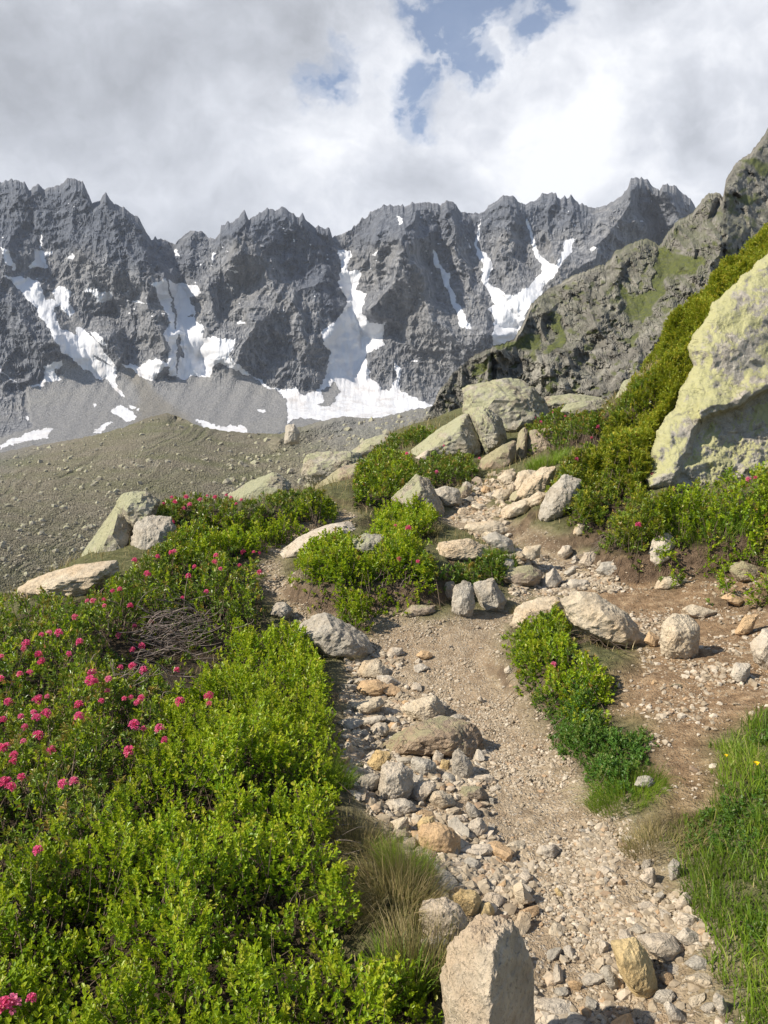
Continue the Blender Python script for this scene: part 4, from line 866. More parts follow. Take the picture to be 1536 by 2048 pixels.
# --- foreground
T('boulder', [(890,2080),(888,1975),(905,1885),(930,1846),(1000,1828),(1036,1850),(1062,1935),(1064,2040),(1060,2130),(900,2140)], 'tall pale foreground boulder with a sharp edge, standing at the left of the trail', 'warm', lvl=6, dist=1.93, thick=.85, rough=.04, cat='boulder', p=40,
  lumps=[dict(o=[(890,2120),(888,1975),(902,1890),(926,1850),(960,1836),(1002,1830),(1034,1850),(1062,1935),(1066,2040),(1062,2150),(900,2150)], f=.10, up=.0, t=.6, cuts=1, rough=.05, x=[(940,1865,-.9),(985,1925,-2.6),(975,2120,-3.6),(1008,1850,-1.0),(905,1990,-1.2)])])
T('rock', [(838,1835),(850,1802),(890,1795),(930,1818),(937,1852),(905,1885),(850,1880)], 'rounded pinkish-white rock left behind the tall foreground boulder', 'pale', lvl=5)
T('rock', [(840,1880),(880,1870),(905,1890),(900,1915),(862,1912)], 'pale rounded stone wedged left of the tall foreground boulder', 'pale')
T('rock', [(905,1792),(925,1778),(955,1785),(967,1812),(945,1838),(918,1830)], 'cream and tan rock behind the top of the tall foreground boulder', 'yellow')
T('rock', [(955,1830),(962,1808),(980,1804),(990,1820),(985,1838),(965,1842)], 'small ochre stone on top of the tall foreground boulder\'s back', 'yellow', lvl=3)
T('rock', [(1224,1885),(1236,1880),(1272,1878),(1302,1920),(1318,1982),(1303,2003),(1272,1988),(1240,1945)], 'smooth yellow elongated rock lying in the foreground rubble', 'yellow', lvl=5, thick=.9)
T('rock', [(1278,1875),(1295,1866),(1342,1868),(1377,1900),(1342,1930),(1297,1902)], 'pale block behind the yellow rock, its underside in shade', 'pale', lvl=4)
T('rock', [(1350,1875),(1375,1855),(1408,1878),(1402,1894),(1370,1892)], 'white angular stone right of the pale block', 'pale')
T('rock', Z9([(440,800),(520,705),(740,600),(880,562),(1000,568),(1120,640),(1185,760),(1195,850),(900,870),(560,850)]), 'large flat tan rock set across the rubble with a mossy crack', 'brown', lvl=5, thick=1.1)
T('rock', [(803,1415),(830,1400),(870,1390),(886,1410),(888,1430),(850,1448),(820,1435)], 'pale wedge rock resting on the large flat tan one', 'cream', lvl=5)
T('rock', Z9([(425,1150),(445,1060),(450,930),(490,890),(600,900),(670,950),(685,1070),(640,1130),(520,1190),(450,1180)]), 'biggest white block in the rubble strip, cube-like', 'pale', lvl=5)
T('rock', Z9([(345,900),(410,800),(500,810),(520,870),(455,900),(440,975),(380,960)]), 'yellow-orange block left above the biggest white block', 'yellow', lvl=4)
T('rock', Z9([(955,960),(960,850),(1010,790),(1075,850),(1120,930),(1110,1000),(1050,1025),(975,1000)]), 'standing grey stone with a pointed top in the rubble strip', 'grey', lvl=4)
T('rock', Z9([(280,240),(320,150),(430,140),(510,235),(490,270),(420,282),(290,265)]), 'pale flat-topped stone at the upper end of the rubble strip', 'cream', lvl=4)
T('rock', Z9([(262,370),(290,300),(420,290),(510,330),(460,420),(330,415)]), 'dusty orange stone below the pale flat-topped one', 'orange', lvl=4)
T('rock', Z9([(222,480),(300,450),(440,408),(465,440),(465,490),(360,555),(260,540)]), 'tan wedge with a shaded hollow at the left of the rubble strip', 'cream', lvl=4)
T('rock', Z9([(295,600),(320,570),(460,545),(490,580),(340,632)]), 'narrow pale slab under the tan wedge', 'pale')
T('rock', Z9([(360,660),(400,610),(480,600),(505,660),(480,710),(400,725)]), 'white broken stone left of the large flat tan rock', 'pale', lvl=4)
T('rock', Z9([(265,1035),(310,985),(400,978),(450,1000),(425,1090),(370,1110),(290,1080)]), 'smooth grey-white stone left of the biggest white block', 'grey', lvl=4)
T('rock', Z9([(665,890),(690,850),(800,870),(860,920),(830,1000),(740,1010),(670,950)]), 'wide grey-white rock with a hollow below, above the rubble middle', 'grey', lvl=4)
T('rock', Z9([(875,930),(890,870),(950,880),(955,965),(890,970)]), 'small yellow stone against the standing grey stone', 'yellow')
T('rock', Z9([(820,870),(850,805),(905,840),(895,905),(840,915)]), 'small white stone above the small yellow one', 'pale')
T('rock', Z9([(665,1120),(700,1050),(790,1035),(850,1050),(840,1090),(770,1130),(740,1195),(690,1190)]), 'rounded white stone right below the biggest white block', 'pale', lvl=4)
T('rock', Z9([(780,1170),(830,1110),(880,1095),(960,1140),(995,1200),(880,1245),(850,1200)]), 'tan wedge stone in the middle of the rubble strip', 'cream', lvl=4)
T('rock', Z9([(520,1190),(580,1150),(680,1180),(712,1240),(640,1290),(520,1260)]), 'white cracked stone under the biggest white block', 'pale', lvl=4)
T('rock', Z9([(720,1400),(740,1350),(850,1335),(950,1370),(1020,1450),(1020,1590),(930,1570),(740,1530)]), 'big cream-orange block behind the grass tuft', 'orange', lvl=4)
T('rock', Z9([(690,1360),(750,1300),(830,1285),(845,1335),(740,1350),(700,1400)]), 'yellow stone above the big cream-orange block', 'yellow')
T('rock', Z9([(925,1310),(950,1285),(1040,1280),(1090,1320),(1000,1360),(940,1350)]), 'flat white stone right of the yellow one in the rubble strip', 'pale')
T('rock', Z9([(1070,1410),(1100,1320),(1180,1295),(1230,1380),(1200,1440),(1100,1450)]), 'pale angular rock at the lower right of the rubble strip', 'pale', lvl=4)
T('rock', Z9([(1065,1220),(1080,1180),(1130,1210),(1180,1270),(1170,1300),(1090,1310)]), 'grey three-sided stone above the pale angular rock', 'grey')
T('rock', Z9([(1025,1150),(1040,1075),(1170,1065),(1230,1130),(1210,1165),(1090,1180)]), 'tan block casting a shadow on the trodden trail', 'brown', lvl=4)
T('rock', Z9([(488,105),(520,50),(600,60),(620,100),(560,125)]), 'white stone near the broad grey boulder', 'pale')
T('rock', Z9([(700,115),(740,75),(800,85),(825,120),(770,148)]), 'smooth orange stone at the top of the rubble', 'orange')
T('rock', Z9([(1345,215),(1380,185),(1420,225),(1415,248),(1350,240)]), 'white flat stone at the tip of the right green clump', 'pale')
T('rock', Z9([(1140,430),(1175,405),(1205,455),(1195,465)]), 'white triangular stone alone on the trodden trail', 'pale', lvl=3)
T('rock', [(1070,1708),(1080,1692),(1110,1687),(1121,1702),(1115,1716),(1082,1717)], 'flat white stone alone in the lower trail', 'pale')
T('rock', Z10([(965,145),(1000,95),(1045,88),(1060,190),(1045,198)]), 'white pointed stone below the right grass edge', 'pale')
T('rock', Z10([(1115,80),(1140,45),(1182,60),(1172,160),(1130,165)]), 'upright grey-white stone half in the right grass', 'grey')
T('rock', Z10([(1145,300),(1170,250),(1200,205),(1255,262),(1205,325)]), 'white squarish stone on the earth beside the right grass', 'pale')
T('rock', Z10([(1155,440),(1200,392),(1250,420),(1300,470),(1260,495),(1190,480)]), 'white wedge stone above the pale foreground block', 'pale')
T('rock', Z10([(785,630),(810,610),(850,640),(865,700),(840,728),(800,690)]), 'small grey upright stone left of the yellow rock', 'grey')
T('rock', Z10([(532,205),(550,190),(590,230),(592,248),(560,245)]), 'small yellowish stone alone in the trail middle', 'yellow', lvl=3)
T('rock', Z10([(1345,770),(1355,730),(1400,750),(1430,830),(1425,865),(1380,840)]), 'long white stone near the lower right corner', 'pale')
T('rock', Z10([(1090,790),(1110,768),(1160,800),(1225,880),(1200,900),(1130,870)]), 'long grey stone below the yellow rock', 'pale')
T('rock', [(1113,1110),(1125,1092),(1142,1090),(1145,1104),(1130,1120)], 'smooth white oval stone on the upper earth', 'pale')
T('rock', [(1158,1125),(1170,1105),(1190,1103),(1196,1116),(1178,1138)], 'white blocky stone right of the smooth oval one', 'pale')
T('rock', [(1193,1140),(1205,1125),(1250,1122),(1262,1140),(1225,1157),(1200,1152)], 'grey rounded stone right of the white blocky one', 'grey')
T('rock', [(1083,1168),(1092,1148),(1110,1135),(1123,1158),(1112,1178),(1090,1178)], 'grey-white lumpy stone left of the flat white one', 'pale')
T('rock', [(1132,1170),(1140,1158),(1178,1160),(1182,1176),(1140,1182)], 'flat white stone above the large cream slab', 'pale')
T('rock', [(1040,1115),(1050,1092),(1080,1090),(1080,1112),(1062,1122)], 'tan block beside the upper bend of the trail', 'cream')
T('rock', [(1268,1570),(1278,1552),(1300,1550),(1312,1566),(1300,1580)], 'pale blue-grey stone in the right green mat', 'grey')
T('rock', [(1148,1062),(1156,1046),(1170,1048),(1170,1068),(1155,1072)], 'small tan stone in the bank under the juniper', 'cream', lvl=3)
T('boulder', [(1535,1890),(1540,1835),(1570,1800),(1640,1830),(1640,1900)], 'grey stone in the grass at the right border', 'grey', lvl=4, cat='rock')
T('boulder', [(568,886),(572,852),(588,848),(600,866),(598,884)], 'dark boulder standing on the moraine', 'grey', lvl=4, dist=150, cat='boulder')
T('rock', [(540,1228),(552,1205),(575,1205),(586,1222),(570,1240)], 'grey stone between the left shrubs and the side path', 'grey')

# --- loose stones: individuals, copied from a few dozen cut shapes
def loose_shapes():
    out = {}
    for mname in ('pale', 'grey', 'cream', 'orange', 'brown'):
        L = []
        for k in range(6 if mname in ('pale', 'grey', 'cream') else 3):
            r_ = np.random.default_rng(k * 13 + len(mname)); n = 8
            N = r_.normal(size=(n, 3)); N /= np.linalg.norm(N, axis=1)[:, None]; N = np.concatenate([N, [[0, 0, -1], [0, 0, 1], [1, 0, 0], [-1, 0, 0], [0, 1, 0], [0, -1, 0]]])
            d = np.concatenate([r_.uniform(.45, .75, n), np.ones(6)]); V, F = ico(3); s = np.array([1, r_.uniform(.62, .9), r_.uniform(.5, .75)])
            V = V * poly_r(N, d, V, 60)[:, None] * s; V = V * (1 + .09 * (fbm(V * 2 + k, 4)[:, None])) * .04
            me = mesh_np('stone', V, F, False); me.materials.append(MR[mname]); L.append(me)
        out[mname] = L
    return out
SHAPES = loose_shapes()
RUBBLE = [(700,1300),(800,1285),(850,1330),(870,1400),(960,1450),(985,1560),(1010,1640),(1050,1700),(1060,1780),(1090,1850),(1180,1890),(1240,1860),(1380,1840),(1430,1880),(1475,2048),(1480,2200),(1060,2200),(1050,1900),(1000,1820),(900,1790),(830,1700),(750,1620),(680,1560),(690,1400)]
RUB_STRIP = [(700,1300),(790,1290),(850,1400),(930,1450),(960,1560),(985,1640),(1020,1720),(1050,1850),(1110,1930),(1130,2060),(1050,2200),(1050,1900),(1000,1820),(900,1790),(830,1700),(750,1620),(680,1560),(690,1400)]
RUB2 = [(1040,1110),(1110,1120),(1240,1130),(1240,1185),(1130,1190),(1030,1190)]
RUB3 = [(960,960),(1060,940),(1010,1050),(1000,1090),(1110,1120),(1040,1125),(930,1060),(900,1000)]
RUB4 = [(1180,1620),(1260,1680),(1320,1760),(1400,1850),(1300,1870),(1220,1800),(1150,1700)]
BROWN = [(1180,1120),(1536,1110),(1600,1400),(1440,1470),(1420,1600),(1320,1600),(1300,1440),(1230,1400),(1290,1300)]
PTH = [(760,1250),(1010,1230),(1060,1400),(1200,1570),(1260,1700),(1100,1760),(1000,1600),(950,1420),(830,1300)]
LANDMARKS = [(790,1575,'biggest white block'),(880,1480,'large flat tan rock'),(755,1525,'yellow-orange block'),(880,1680,'big cream-orange block'),(980,1900,'tall foreground boulder'),(1270,1940,'smooth yellow rock'),
  (690,1290,'broad grey boulder'),(920,1530,'standing grey stone'),(1340,1900,'pale foreground block'),(800,1760,'half-dry grass tuft'),(1095,1703,'lone flat white stone'),(745,1340,'pale flat-topped stone'),(845,1410,'pale wedge rock'),
  (845,1640,'tan wedge stone'),(960,1640,'pale angular rock'),(1030,1780,'rock pile behind the foreground boulder'),(1400,1960,'lower right corner'),(1130,1980,'shadow of the foreground boulder'),(960,1180,'split grey rock'),(1100,1160,'grey-white lumpy stone'),
  (1225,1140,'grey rounded stone'),(1115,1000,'upright pale rock'),(1060,960,'long cream slab'),(1000,1060,'flat step stone'),(1360,1270,'lone round-topped boulder'),(1480,1345,'small squarish stone'),(1350,1160,'flat sunk stone'),(1400,1550,'right grass'),(950,1010,'pointed grey boulder')]
def scatter_individuals():
    placed = list(TRACED); n = 0; inst = 0
    zones = [(RUBBLE, 150, (.024, .078), ['pale'] * 6 + ['grey'] * 3 + ['cream', 'cream', 'orange'], 'loose stones of the rubble strip', '{c} angular stone in the rubble strip near the {l}'),
             (RUB2, 16, (.03, .08), ['pale', 'cream', 'grey'], 'stones above the large cream slab', '{c} weathered stone above the large cream slab, near the {l}'),
             (RUB3, 22, (.05, .14), ['cream', 'cream', 'brown', 'grey'], 'stones of the upper trail', '{c} stone of the upper trail near the {l}'),
             (RUB4, 14, (.018, .045), ['pale', 'grey', 'pale'], 'stones by the right edge of the trail', '{c} stone by the right edge of the lower trail'),
             (BROWN, 12, (.015, .05), ['cream', 'orange', 'brown'], 'stones on the brown earth', '{c} stone on the brown earth near the {l}'),
             (PTH, 10, (.013, .03), ['pale', 'cream'], 'stones on the trodden trail', '{c} stone lying on the trodden gravel of the trail')]
    for poly, cnt, (s0, s1), mats, grp, lab in zones:
        q = np.array(poly, float); k = 0; tries = 0
        while k < cnt and tries < 6000:
            tries += 1
            px = rng.uniform(q[:, 0].min(), q[:, 0].max()); py = rng.uniform(q[:, 1].min(), q[:, 1].max())
            if not inpoly(np.array([px]), np.array([py]), poly)[0]: continue
            P = hit(px, py); s = s0 + (s1 - s0) * rng.random() ** 1.6
            if any((P[0] - a) ** 2 + (P[1] - b_) ** 2 < (.66 * (s + c_)) ** 2 for a, b_, c_ in placed): continue
            mn = mats[rng.integers(len(mats))]; sh = SHAPES[mn]; me = sh[rng.integers(len(sh))]
            lm = min(LANDMARKS, key=lambda q_: (q_[0] - px) ** 2 + (q_[1] - py) ** 2)[2]; cw = dict(pale='pale', grey='grey', cream='cream', orange='orange-tan', brown='brown')[mn]; big = 'larger' if s > (s0 + s1) / 2 else 'small'
            o = obj('stone', me, None, loc=(P[0], P[1], P[2] + s * .22), label=lab.format(c=big + ' ' + cw, l=lm), cat='stone', group=grp)
            o.rotation_euler = (rng.normal(0, .35), rng.normal(0, .35), rng.uniform(0, 6.28)); sc = s * rng.uniform(.85, 1.15, 3); o.scale = tuple(sc / .04)
            placed.append((P[0], P[1], s)); k += 1
    return placed
PLACED = scatter_individuals()

def stones_mesh(name, X, Y, Z, S, mat, lvl=1, seed=0, flat=.62, parent=None):
    """many small stones as one mesh (only used for gravel nobody could count)"""
    r_ = np.random.default_rng(seed); n = len(X); V0, F0 = ico(lvl); variants = []
    for k in range(10):
        N = r_.normal(size=(9, 3)); N /= np.linalg.norm(N, axis=1)[:, None]; N = np.concatenate([N, np.eye(3), -np.eye(3)]); d = np.concatenate([r_.uniform(.6, .95, 9), np.ones(6)])
        variants.append(V0 * poly_r(N, d, V0, 18)[:, None])
    variants = np.array(variants); kk = r_.integers(0, 10, n); V = variants[kk] * np.stack([np.ones(n), r_.uniform(.6, 1, n), r_.uniform(.45, .8, n) * flat / .62], -1)[:, None]
    a = r_.uniform(0, 6.28, n); tl = r_.normal(0, .35, n); ca, sa = np.cos(a)[:, None], np.sin(a)[:, None]; ct, st = np.cos(tl)[:, None], np.sin(tl)[:, None]
    x, y, z = V[..., 0], V[..., 1], V[..., 2]; x, z = x * ct - z * st, x * st + z * ct; x, y = x * ca - y * sa, x * sa + y * ca
    V = np.stack([x * S[:, None] + X[:, None], y * S[:, None] + Y[:, None], z * S[:, None] + (Z + S * .18)[:, None]], -1)
    F = F0[None] + (np.arange(n) * len(V0))[:, None, None]
    rnd = np.repeat(r_.random(n), len(V0))
    return mesh_np(name, V.reshape(-1, 3), F.reshape(-1, 3), False, dict(rnd=rnd))
def mat_gravel():
    m, t, b, o = material('gravel_stone'); g = t.node('ShaderNodeNewGeometry').outputs['Position']
    r_ = t.attr('rnd'); n = t.noise(g, 60, 4, .7)
    col = t.ramp(r_, [(0, (0.24, 0.19, 0.13)), (.35, (0.33, 0.27, 0.19)), (.65, (0.42, 0.355, 0.265)), (.82, (0.50, 0.44, 0.35)), (.94, (0.38, 0.26, 0.15)), (1, (0.24, 0.17, 0.115))])
    col = t.mix(t.ramp(n, [(.35, .5), (.55, 0.0)]), col, (0.2, 0.165, 0.125))
    t.set(b, 'Base Color', col); t.set(b, 'Normal', t.bump(n, .6, .006)); return m
def gravel():
    r_ = np.random.default_rng(5); XS, YS, SS = [], [], []
    def zone(poly, n, s0, s1, pw=2.2, ymax=14, bias=1.0):
        q = np.array(poly, float); m = inpoly(_wx, _wy, poly) & (GYm < ymax) & (GYm > .8); j, i = np.nonzero(m)
        d = np.hypot(GXm[j, i], GYm[j, i]); w_ = d ** -bias; w_ /= w_.sum(); cl = np.clip(.42 + 1.5 * fbm(P2(GXm[j, i] * 2.3, GYm[j, i] * 2.3, 88), 3), .04, 1.6); w_ = w_ * cl; w_ /= w_.sum(); c = r_.choice(len(j), n, p=w_)
        XS.append(GXm[j[c], i[c]] + r_.uniform(-.025, .025, n)); YS.append(GYm[j[c], i[c]] + r_.uniform(-.025, .025, n)); SS.append(s0 + (s1 - s0) * r_.random(n) ** pw)
    zone([q for q in RUB_STRIP], 6500, .005, .036, 2.2, bias=.7); zone(RUBBLE, 2600, .005, .03, 2.6, bias=.8); zone(PATH, 42000, .0025, .011, 2.0, bias=1.1); zone(PATH, 5200, .006, .02, 2.2, bias=1.0); zone(RUB4, 900, .006, .024, 2); zone(RUB2, 2600, .006, .04, 2); zone(RUB3, 3200, .008, .06, 2.2)
    zone(SIDE, 2500, .005, .02, 2); zone(DIRT, 16000, .002, .009, 2.4, bias=1.0); zone(BROWN, 1600, .006, .028, 2.4)
    X = np.concatenate(XS); Y = np.concatenate(YS); S = np.concatenate(SS)
    keep = cz(X, Y) < .06; X, Y, S = X[keep], Y[keep], S[keep]
    obj('gravel', stones_mesh('gravel', X, Y, gz(X, Y), S, None, 1, 3), mat_gravel(), kind='stuff', label='pale gravel strewn over the trodden trail')
gravel()
def moraine_stones():
    r_ = np.random.default_rng(8); n = 5200; px = r_.uniform(-300, 900, n); ty = np.interp(px, MOR_TOP[:, 0], MOR_TOP[:, 1]); py = ty + 3 + (1220 - ty) * r_.random(n) ** 1.1
    D = morD(px, py); keep = r_.random(n) < np.where(px > 430, 1.0, .7); px, py, D = px[keep], py[keep], D[keep]
    P = unproj(px, py, D - .3); S = (.10 + .55 * r_.random(len(px)) ** 5) * (D / 110) ** .7 * np.where(px > 450, 1.5, 1)
    obj('moraine_stones', stones_mesh('moraine_stones', P[:, 0], P[:, 1], P[:, 2] - S * .2, S, None, 1, 9, .8), MR['dull_lichen'], kind='stuff', label='countless stones scattered over the moraine slope')
moraine_stones()
# ------------------------------------------------------------------ plants
def mat_leaf(name, stops, trans=.35, rough=.45, tcol=(0.30, 0.42, 0.03), spec=.35):
    m, t, b, o = material(name); r_ = t.attr('rnd')
    g = t.node('ShaderNodeNewGeometry').outputs['Position']; n = t.noise(g, 1.8, 3, .5)
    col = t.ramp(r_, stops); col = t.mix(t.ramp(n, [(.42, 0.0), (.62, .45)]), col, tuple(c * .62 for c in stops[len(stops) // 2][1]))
    if 'petal' in name and 'pink' in name:
        inf = t.node('ShaderNodeObjectInfo').outputs['Random']
        col = t.mix(.45, col, t.ramp(inf, [(0, (.85, .22, .40)), (.35, (.80, .10, .26)), (.7, (.70, .07, .14)), (.9, (.90, .36, .50)), (1, (.45, .12, .08))]))
    t.set(b, 'Base Color', col); t.set(b, 'Roughness', rough); t.set(b, 'Specular IOR Level', spec)
    tr = t.node('ShaderNodeBsdfTranslucent'); t.l.new(t.mix(.5, col, tcol), tr.inputs[0])
    mx = t.node('ShaderNodeMixShader'); mx.inputs[0].default_value = trans; t.l.new(b.outputs[0], mx.inputs[1]); t.l.new(tr.outputs[0], mx.inputs[2]); t.l.new(mx.outputs[0], o.inputs[0])
    return m
ML = dict(
    bilberry=mat_leaf('bilberry_leaf', [(0, (.045, .115, .010)), (.35, (.125, .255, .014)), (.7, (.28, .40, .016)), (.93, (.43, .50, .022)), (1, (.45, .38, .06))], .45, .42, (.42, .5, .02)),
    alpenrose=mat_leaf('alpenrose_leaf', [(0, (.035, .075, .012)), (.4, (.085, .16, .018)), (.75, (.17, .25, .025)), (.92, (.26, .26, .035)), (1, (.33, .14, .05))], .25, .38, (.25, .33, .02), .45),
    juniper=mat_leaf('juniper_needle', [(0, (.05, .085, .008)), (.4, (.13, .19, .014)), (.8, (.28, .34, .022)), (1, (.45, .38, .04))], .3, .5, (.4, .4, .02)),
    herb=mat_leaf('herb_leaf', [(0, (.03, .075, .012)), (.5, (.06, .15, .02)), (.9, (.11, .21, .03)), (1, (.22, .22, .06))], .35),
    grass=mat_leaf('grass_blade', [(0, (.06, .10, .014)), (.4, (.13, .23, .02)), (.8, (.27, .38, .035)), (1, (.46, .38, .16))], .4),
    drygrass=mat_leaf('dry_grass_blade', [(0, (.09, .11, .03)), (.35, (.16, .16, .05)), (.7, (.33, .26, .12)), (1, (.50, .40, .22))], .3, .6, (.4, .33, .12)),
    petal=mat_leaf('pink_petal', [(0, (.62, .05, .16)), (.5, (.80, .11, .30)), (1, (.88, .26, .46))], .4, .5, (.8, .1, .3)),
    yellow=mat_leaf('yellow_petal', [(0, (.75, .50, .01)), (1, (.85, .62, .02))], .25, .4, (.9, .7, .02)))
def mat_twig(name, a, b_):
    m, t, b, o = material(name); g = t.node('ShaderNodeNewGeometry').outputs['Position']; t.set(b, 'Base Color', t.ramp(t.noise(g, 25, 4, .6), [(.35, a), (.65, b_)])); return m
MTW = mat_twig('brown_twig', (.075, .05, .035), (.20, .15, .11)); MDEAD = mat_twig('dead_wood', (.075, .055, .045), (.27, .22, .185))

def unit(v): return v / (np.linalg.norm(v, axis=-1, keepdims=True) + 1e-9)
def leaves_mesh(name, B, Dr, L, W, rnd, six=True, curl=.15, seed=0):
    """B base points, Dr unit directions, L lengths, W widths: folded leaves"""
    r_ = np.random.default_rng(seed); n = len(B)
    up = unit(np.array([0, 0, 1.0]) + r_.normal(0, .35, (n, 3))); side = unit(np.cross(Dr, up)); nrm = np.cross(side, Dr)
    L = L[:, None]; W = W[:, None]; tip = B + Dr * L - nrm * L * curl
    if six:
        a = B + Dr * L * .30; c = B + Dr * L * .72 - nrm * L * curl * .4; hw = side * W * .5; f = nrm * W * .16
        V = np.stack([B, a + hw + f, c + hw * .85 + f, tip, c - hw * .85 + f, a - hw + f], 1); i = (np.arange(n) * 6)[:, None]
        F = np.concatenate([i + np.array([0, 1, 2, 3]), i + np.array([0, 3, 4, 5])]); k = 6
    else:
        a = B + Dr * L * .5; hw = side * W * .5; f = nrm * W * .14
        V = np.stack([B, a + hw + f, tip, a - hw + f], 1); i = (np.arange(n) * 4)[:, None]
        F = np.concatenate([i + np.array([0, 1, 2]), i + np.array([0, 2, 3])]); k = 4
    return mesh_np(name, V.reshape(-1, 3), F, False, dict(rnd=np.repeat(rnd, k)))
def tubes_mesh(name, A, B, r0, r1, bend=0.0, seed=0, seg=2):
    r_ = np.random.default_rng(seed); n = len(A); off = r_.normal(0, 1, (n, 3)) * bend; d = unit(B - A)
    s = unit(np.cross(d, np.array([0.3, .2, 1.0]) + r_.normal(0, .1, (n, 3)))); q = np.cross(s, d); rings = []
    for j in range(seg + 1):
        t_ = j / seg; c = A + (B - A) * t_ + off * math.sin(math.pi * t_); rad = (r0 + (r1 - r0) * t_)[:, None]
        for a in (0, 2.094, 4.189): rings.append(c + (s * math.cos(a) + q * math.sin(a)) * rad)
    V = np.stack(rings, 1); F = []
    for j in range(seg):
        for a in range(3): F.append([j * 3 + a, j * 3 + (a + 1) % 3, (j + 1) * 3 + (a + 1) % 3, (j + 1) * 3 + a])
    F = (np.arange(n) * V.shape[1])[:, None, None] + np.array(F)[None]
    return mesh_np(name, V.reshape(-1, 3), F.reshape(-1, 4), True)

SPEC = dict(  # sprigs per m2, leaves per sprig, leaf length, width, sprig length, twig
    bilberry=dict(n=1800, k=14, L=.020, W=.0125, S=.095, spread=.95, mat='bilberry'),
    alpenrose=dict(n=1100, k=13, L=.026, W=.0095, S=.05, spread=1.15, mat='alpenrose'),
    juniper=dict(n=2300, k=20, L=.030, W=.012, S=.10, spread=1.0, mat='juniper'),
    herb=dict(n=2300, k=12, L=.016, W=.0085, S=.05, spread=1.2, mat='herb'))
def sprigs(mask, species, dens=1.0, leaf=1.0, seed=0, mixin=None):
    """sample sprigs over a region of the canopy; returns dict of arrays"""
    sp = SPEC[species]; r_ = np.random.default_rng(seed); j, i = np.nonzero(mask)
    d = np.hypot(GXm[j, i], GYm[j, i]); lod = np.clip(3.2 / np.clip(d, 1.6, 40), .12, 1.25) ** 1.25
    if species == 'juniper': lod = np.full(len(j), .55)
    lam = sp['n'] * RS * RS * dens * lod; lam = lam * np.clip((CAN[j, i] / max(1e-3, np.percentile(CAN[j, i], 60))) * .9, .12, 1.25); cnt = r_.poisson(lam); j = np.repeat(j, cnt); i = np.repeat(i, cnt); lod = np.repeat(lod, cnt); n = len(j)
    x = GXm[j, i] + r_.uniform(-.5, .5, n) * RS; y = GYm[j, i] + r_.uniform(-.5, .5, n) * RS
    size = leaf * lod ** -.42
    h = cz(x, y); u = 1 - r_.random(n) ** 1.7 * .85; top = gz(x, y) + np.maximum(h, .03) * u
    e = .05; gx = cz(x + e, y) + gz(x + e, y) - cz(x - e, y) - gz(x - e, y); gy = cz(x, y + e) + gz(x, y + e) - cz(x, y - e) - gz(x, y - e)
    N = unit(np.stack([-gx / (2 * e) * .5, -gy / (2 * e) * .5, np.ones(n)], -1)); ax = unit(N + r_.normal(0, .33, (n, 3)) * np.array([1, 1, .4]))
    return dict(x=x, y=y, top=top, ax=ax, size=size, u=u, n=n, sp=sp, h=h)
def sprigs_to_mesh(S, sel, name, seed=0, six=None):
    r_ = np.random.default_rng(seed); sp = S['sp']; idx = np.nonzero(sel)[0]; n = len(idx); k = sp['k']
    ax = S['ax'][idx]; tip = np.stack([S['x'], S['y'], S['top']], -1)[idx]; sz = S['size'][idx]; SL = sp['S'] * np.clip(sz, .7, 2.2) * r_.uniform(.6, 1.25, n)
    s = unit(np.cross(ax, r_.normal(size=(n, 3)))); q = np.cross(ax, s)
    t_ = (np.arange(k) / (k - 1)) ** (.8 if sp['mat'] != 'alpenrose' else .45); ph = np.arange(k) * 2.4
    tt = np.broadcast_to(t_, (n, k)) + r_.normal(0, .04, (n, k)); pp = ph + r_.uniform(0, 6.28, (n, 1)) + r_.normal(0, .3, (n, k))
    B = tip[:, None] - ax[:, None] * (SL[:, None] * (1 - tt))[..., None]
    rad = s[:, None] * np.cos(pp)[..., None] + q[:, None] * np.sin(pp)[..., None]
    sd = sp['spread'] * (1.15 - .65 * tt) + r_.normal(0, .12, (n, k))
    D = unit(rad * sd[..., None] + ax[:, None] * 1.0 + r_.normal(0, .16, (n, k, 3)))
    L = (sp['L'] * sz)[:, None] * r_.uniform(.6, 1.2, (n, k)) * (1 - .25 * np.abs(tt - .5)); W = L * sp['W'] / sp['L'] * r_.uniform(.8, 1.15, (n, k))
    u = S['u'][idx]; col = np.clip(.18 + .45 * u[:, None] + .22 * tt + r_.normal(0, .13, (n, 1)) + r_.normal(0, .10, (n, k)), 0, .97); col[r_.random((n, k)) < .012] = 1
    if six is None: six = sp['mat'] != 'juniper'
    return leaves_mesh(name, B.reshape(-1, 3), D.reshape(-1, 3), L.ravel(), W.ravel(), col.ravel(), six, .12, seed)
def twigs_to_mesh(S, sel, name, frac=.3, seed=0, thick=.0016):
    r_ = np.random.default_rng(seed); idx = np.nonzero(sel & (r_.random(S['n']) < frac))[0]; n = len(idx)
    if n == 0: return None
    tip = np.stack([S['x'], S['y'], S['top']], -1)[idx] - S['ax'][idx] * .01; base = tip.copy(); base[:, :2] += r_.normal(0, .07, (n, 2)) ; base[:, 2] = gz(base[:, 0], base[:, 1]) - .01
    th = thick * np.clip(S['size'][idx], .8, 2); return tubes_mesh(name, base, tip, th * 1.5, th * .6, .015, seed)

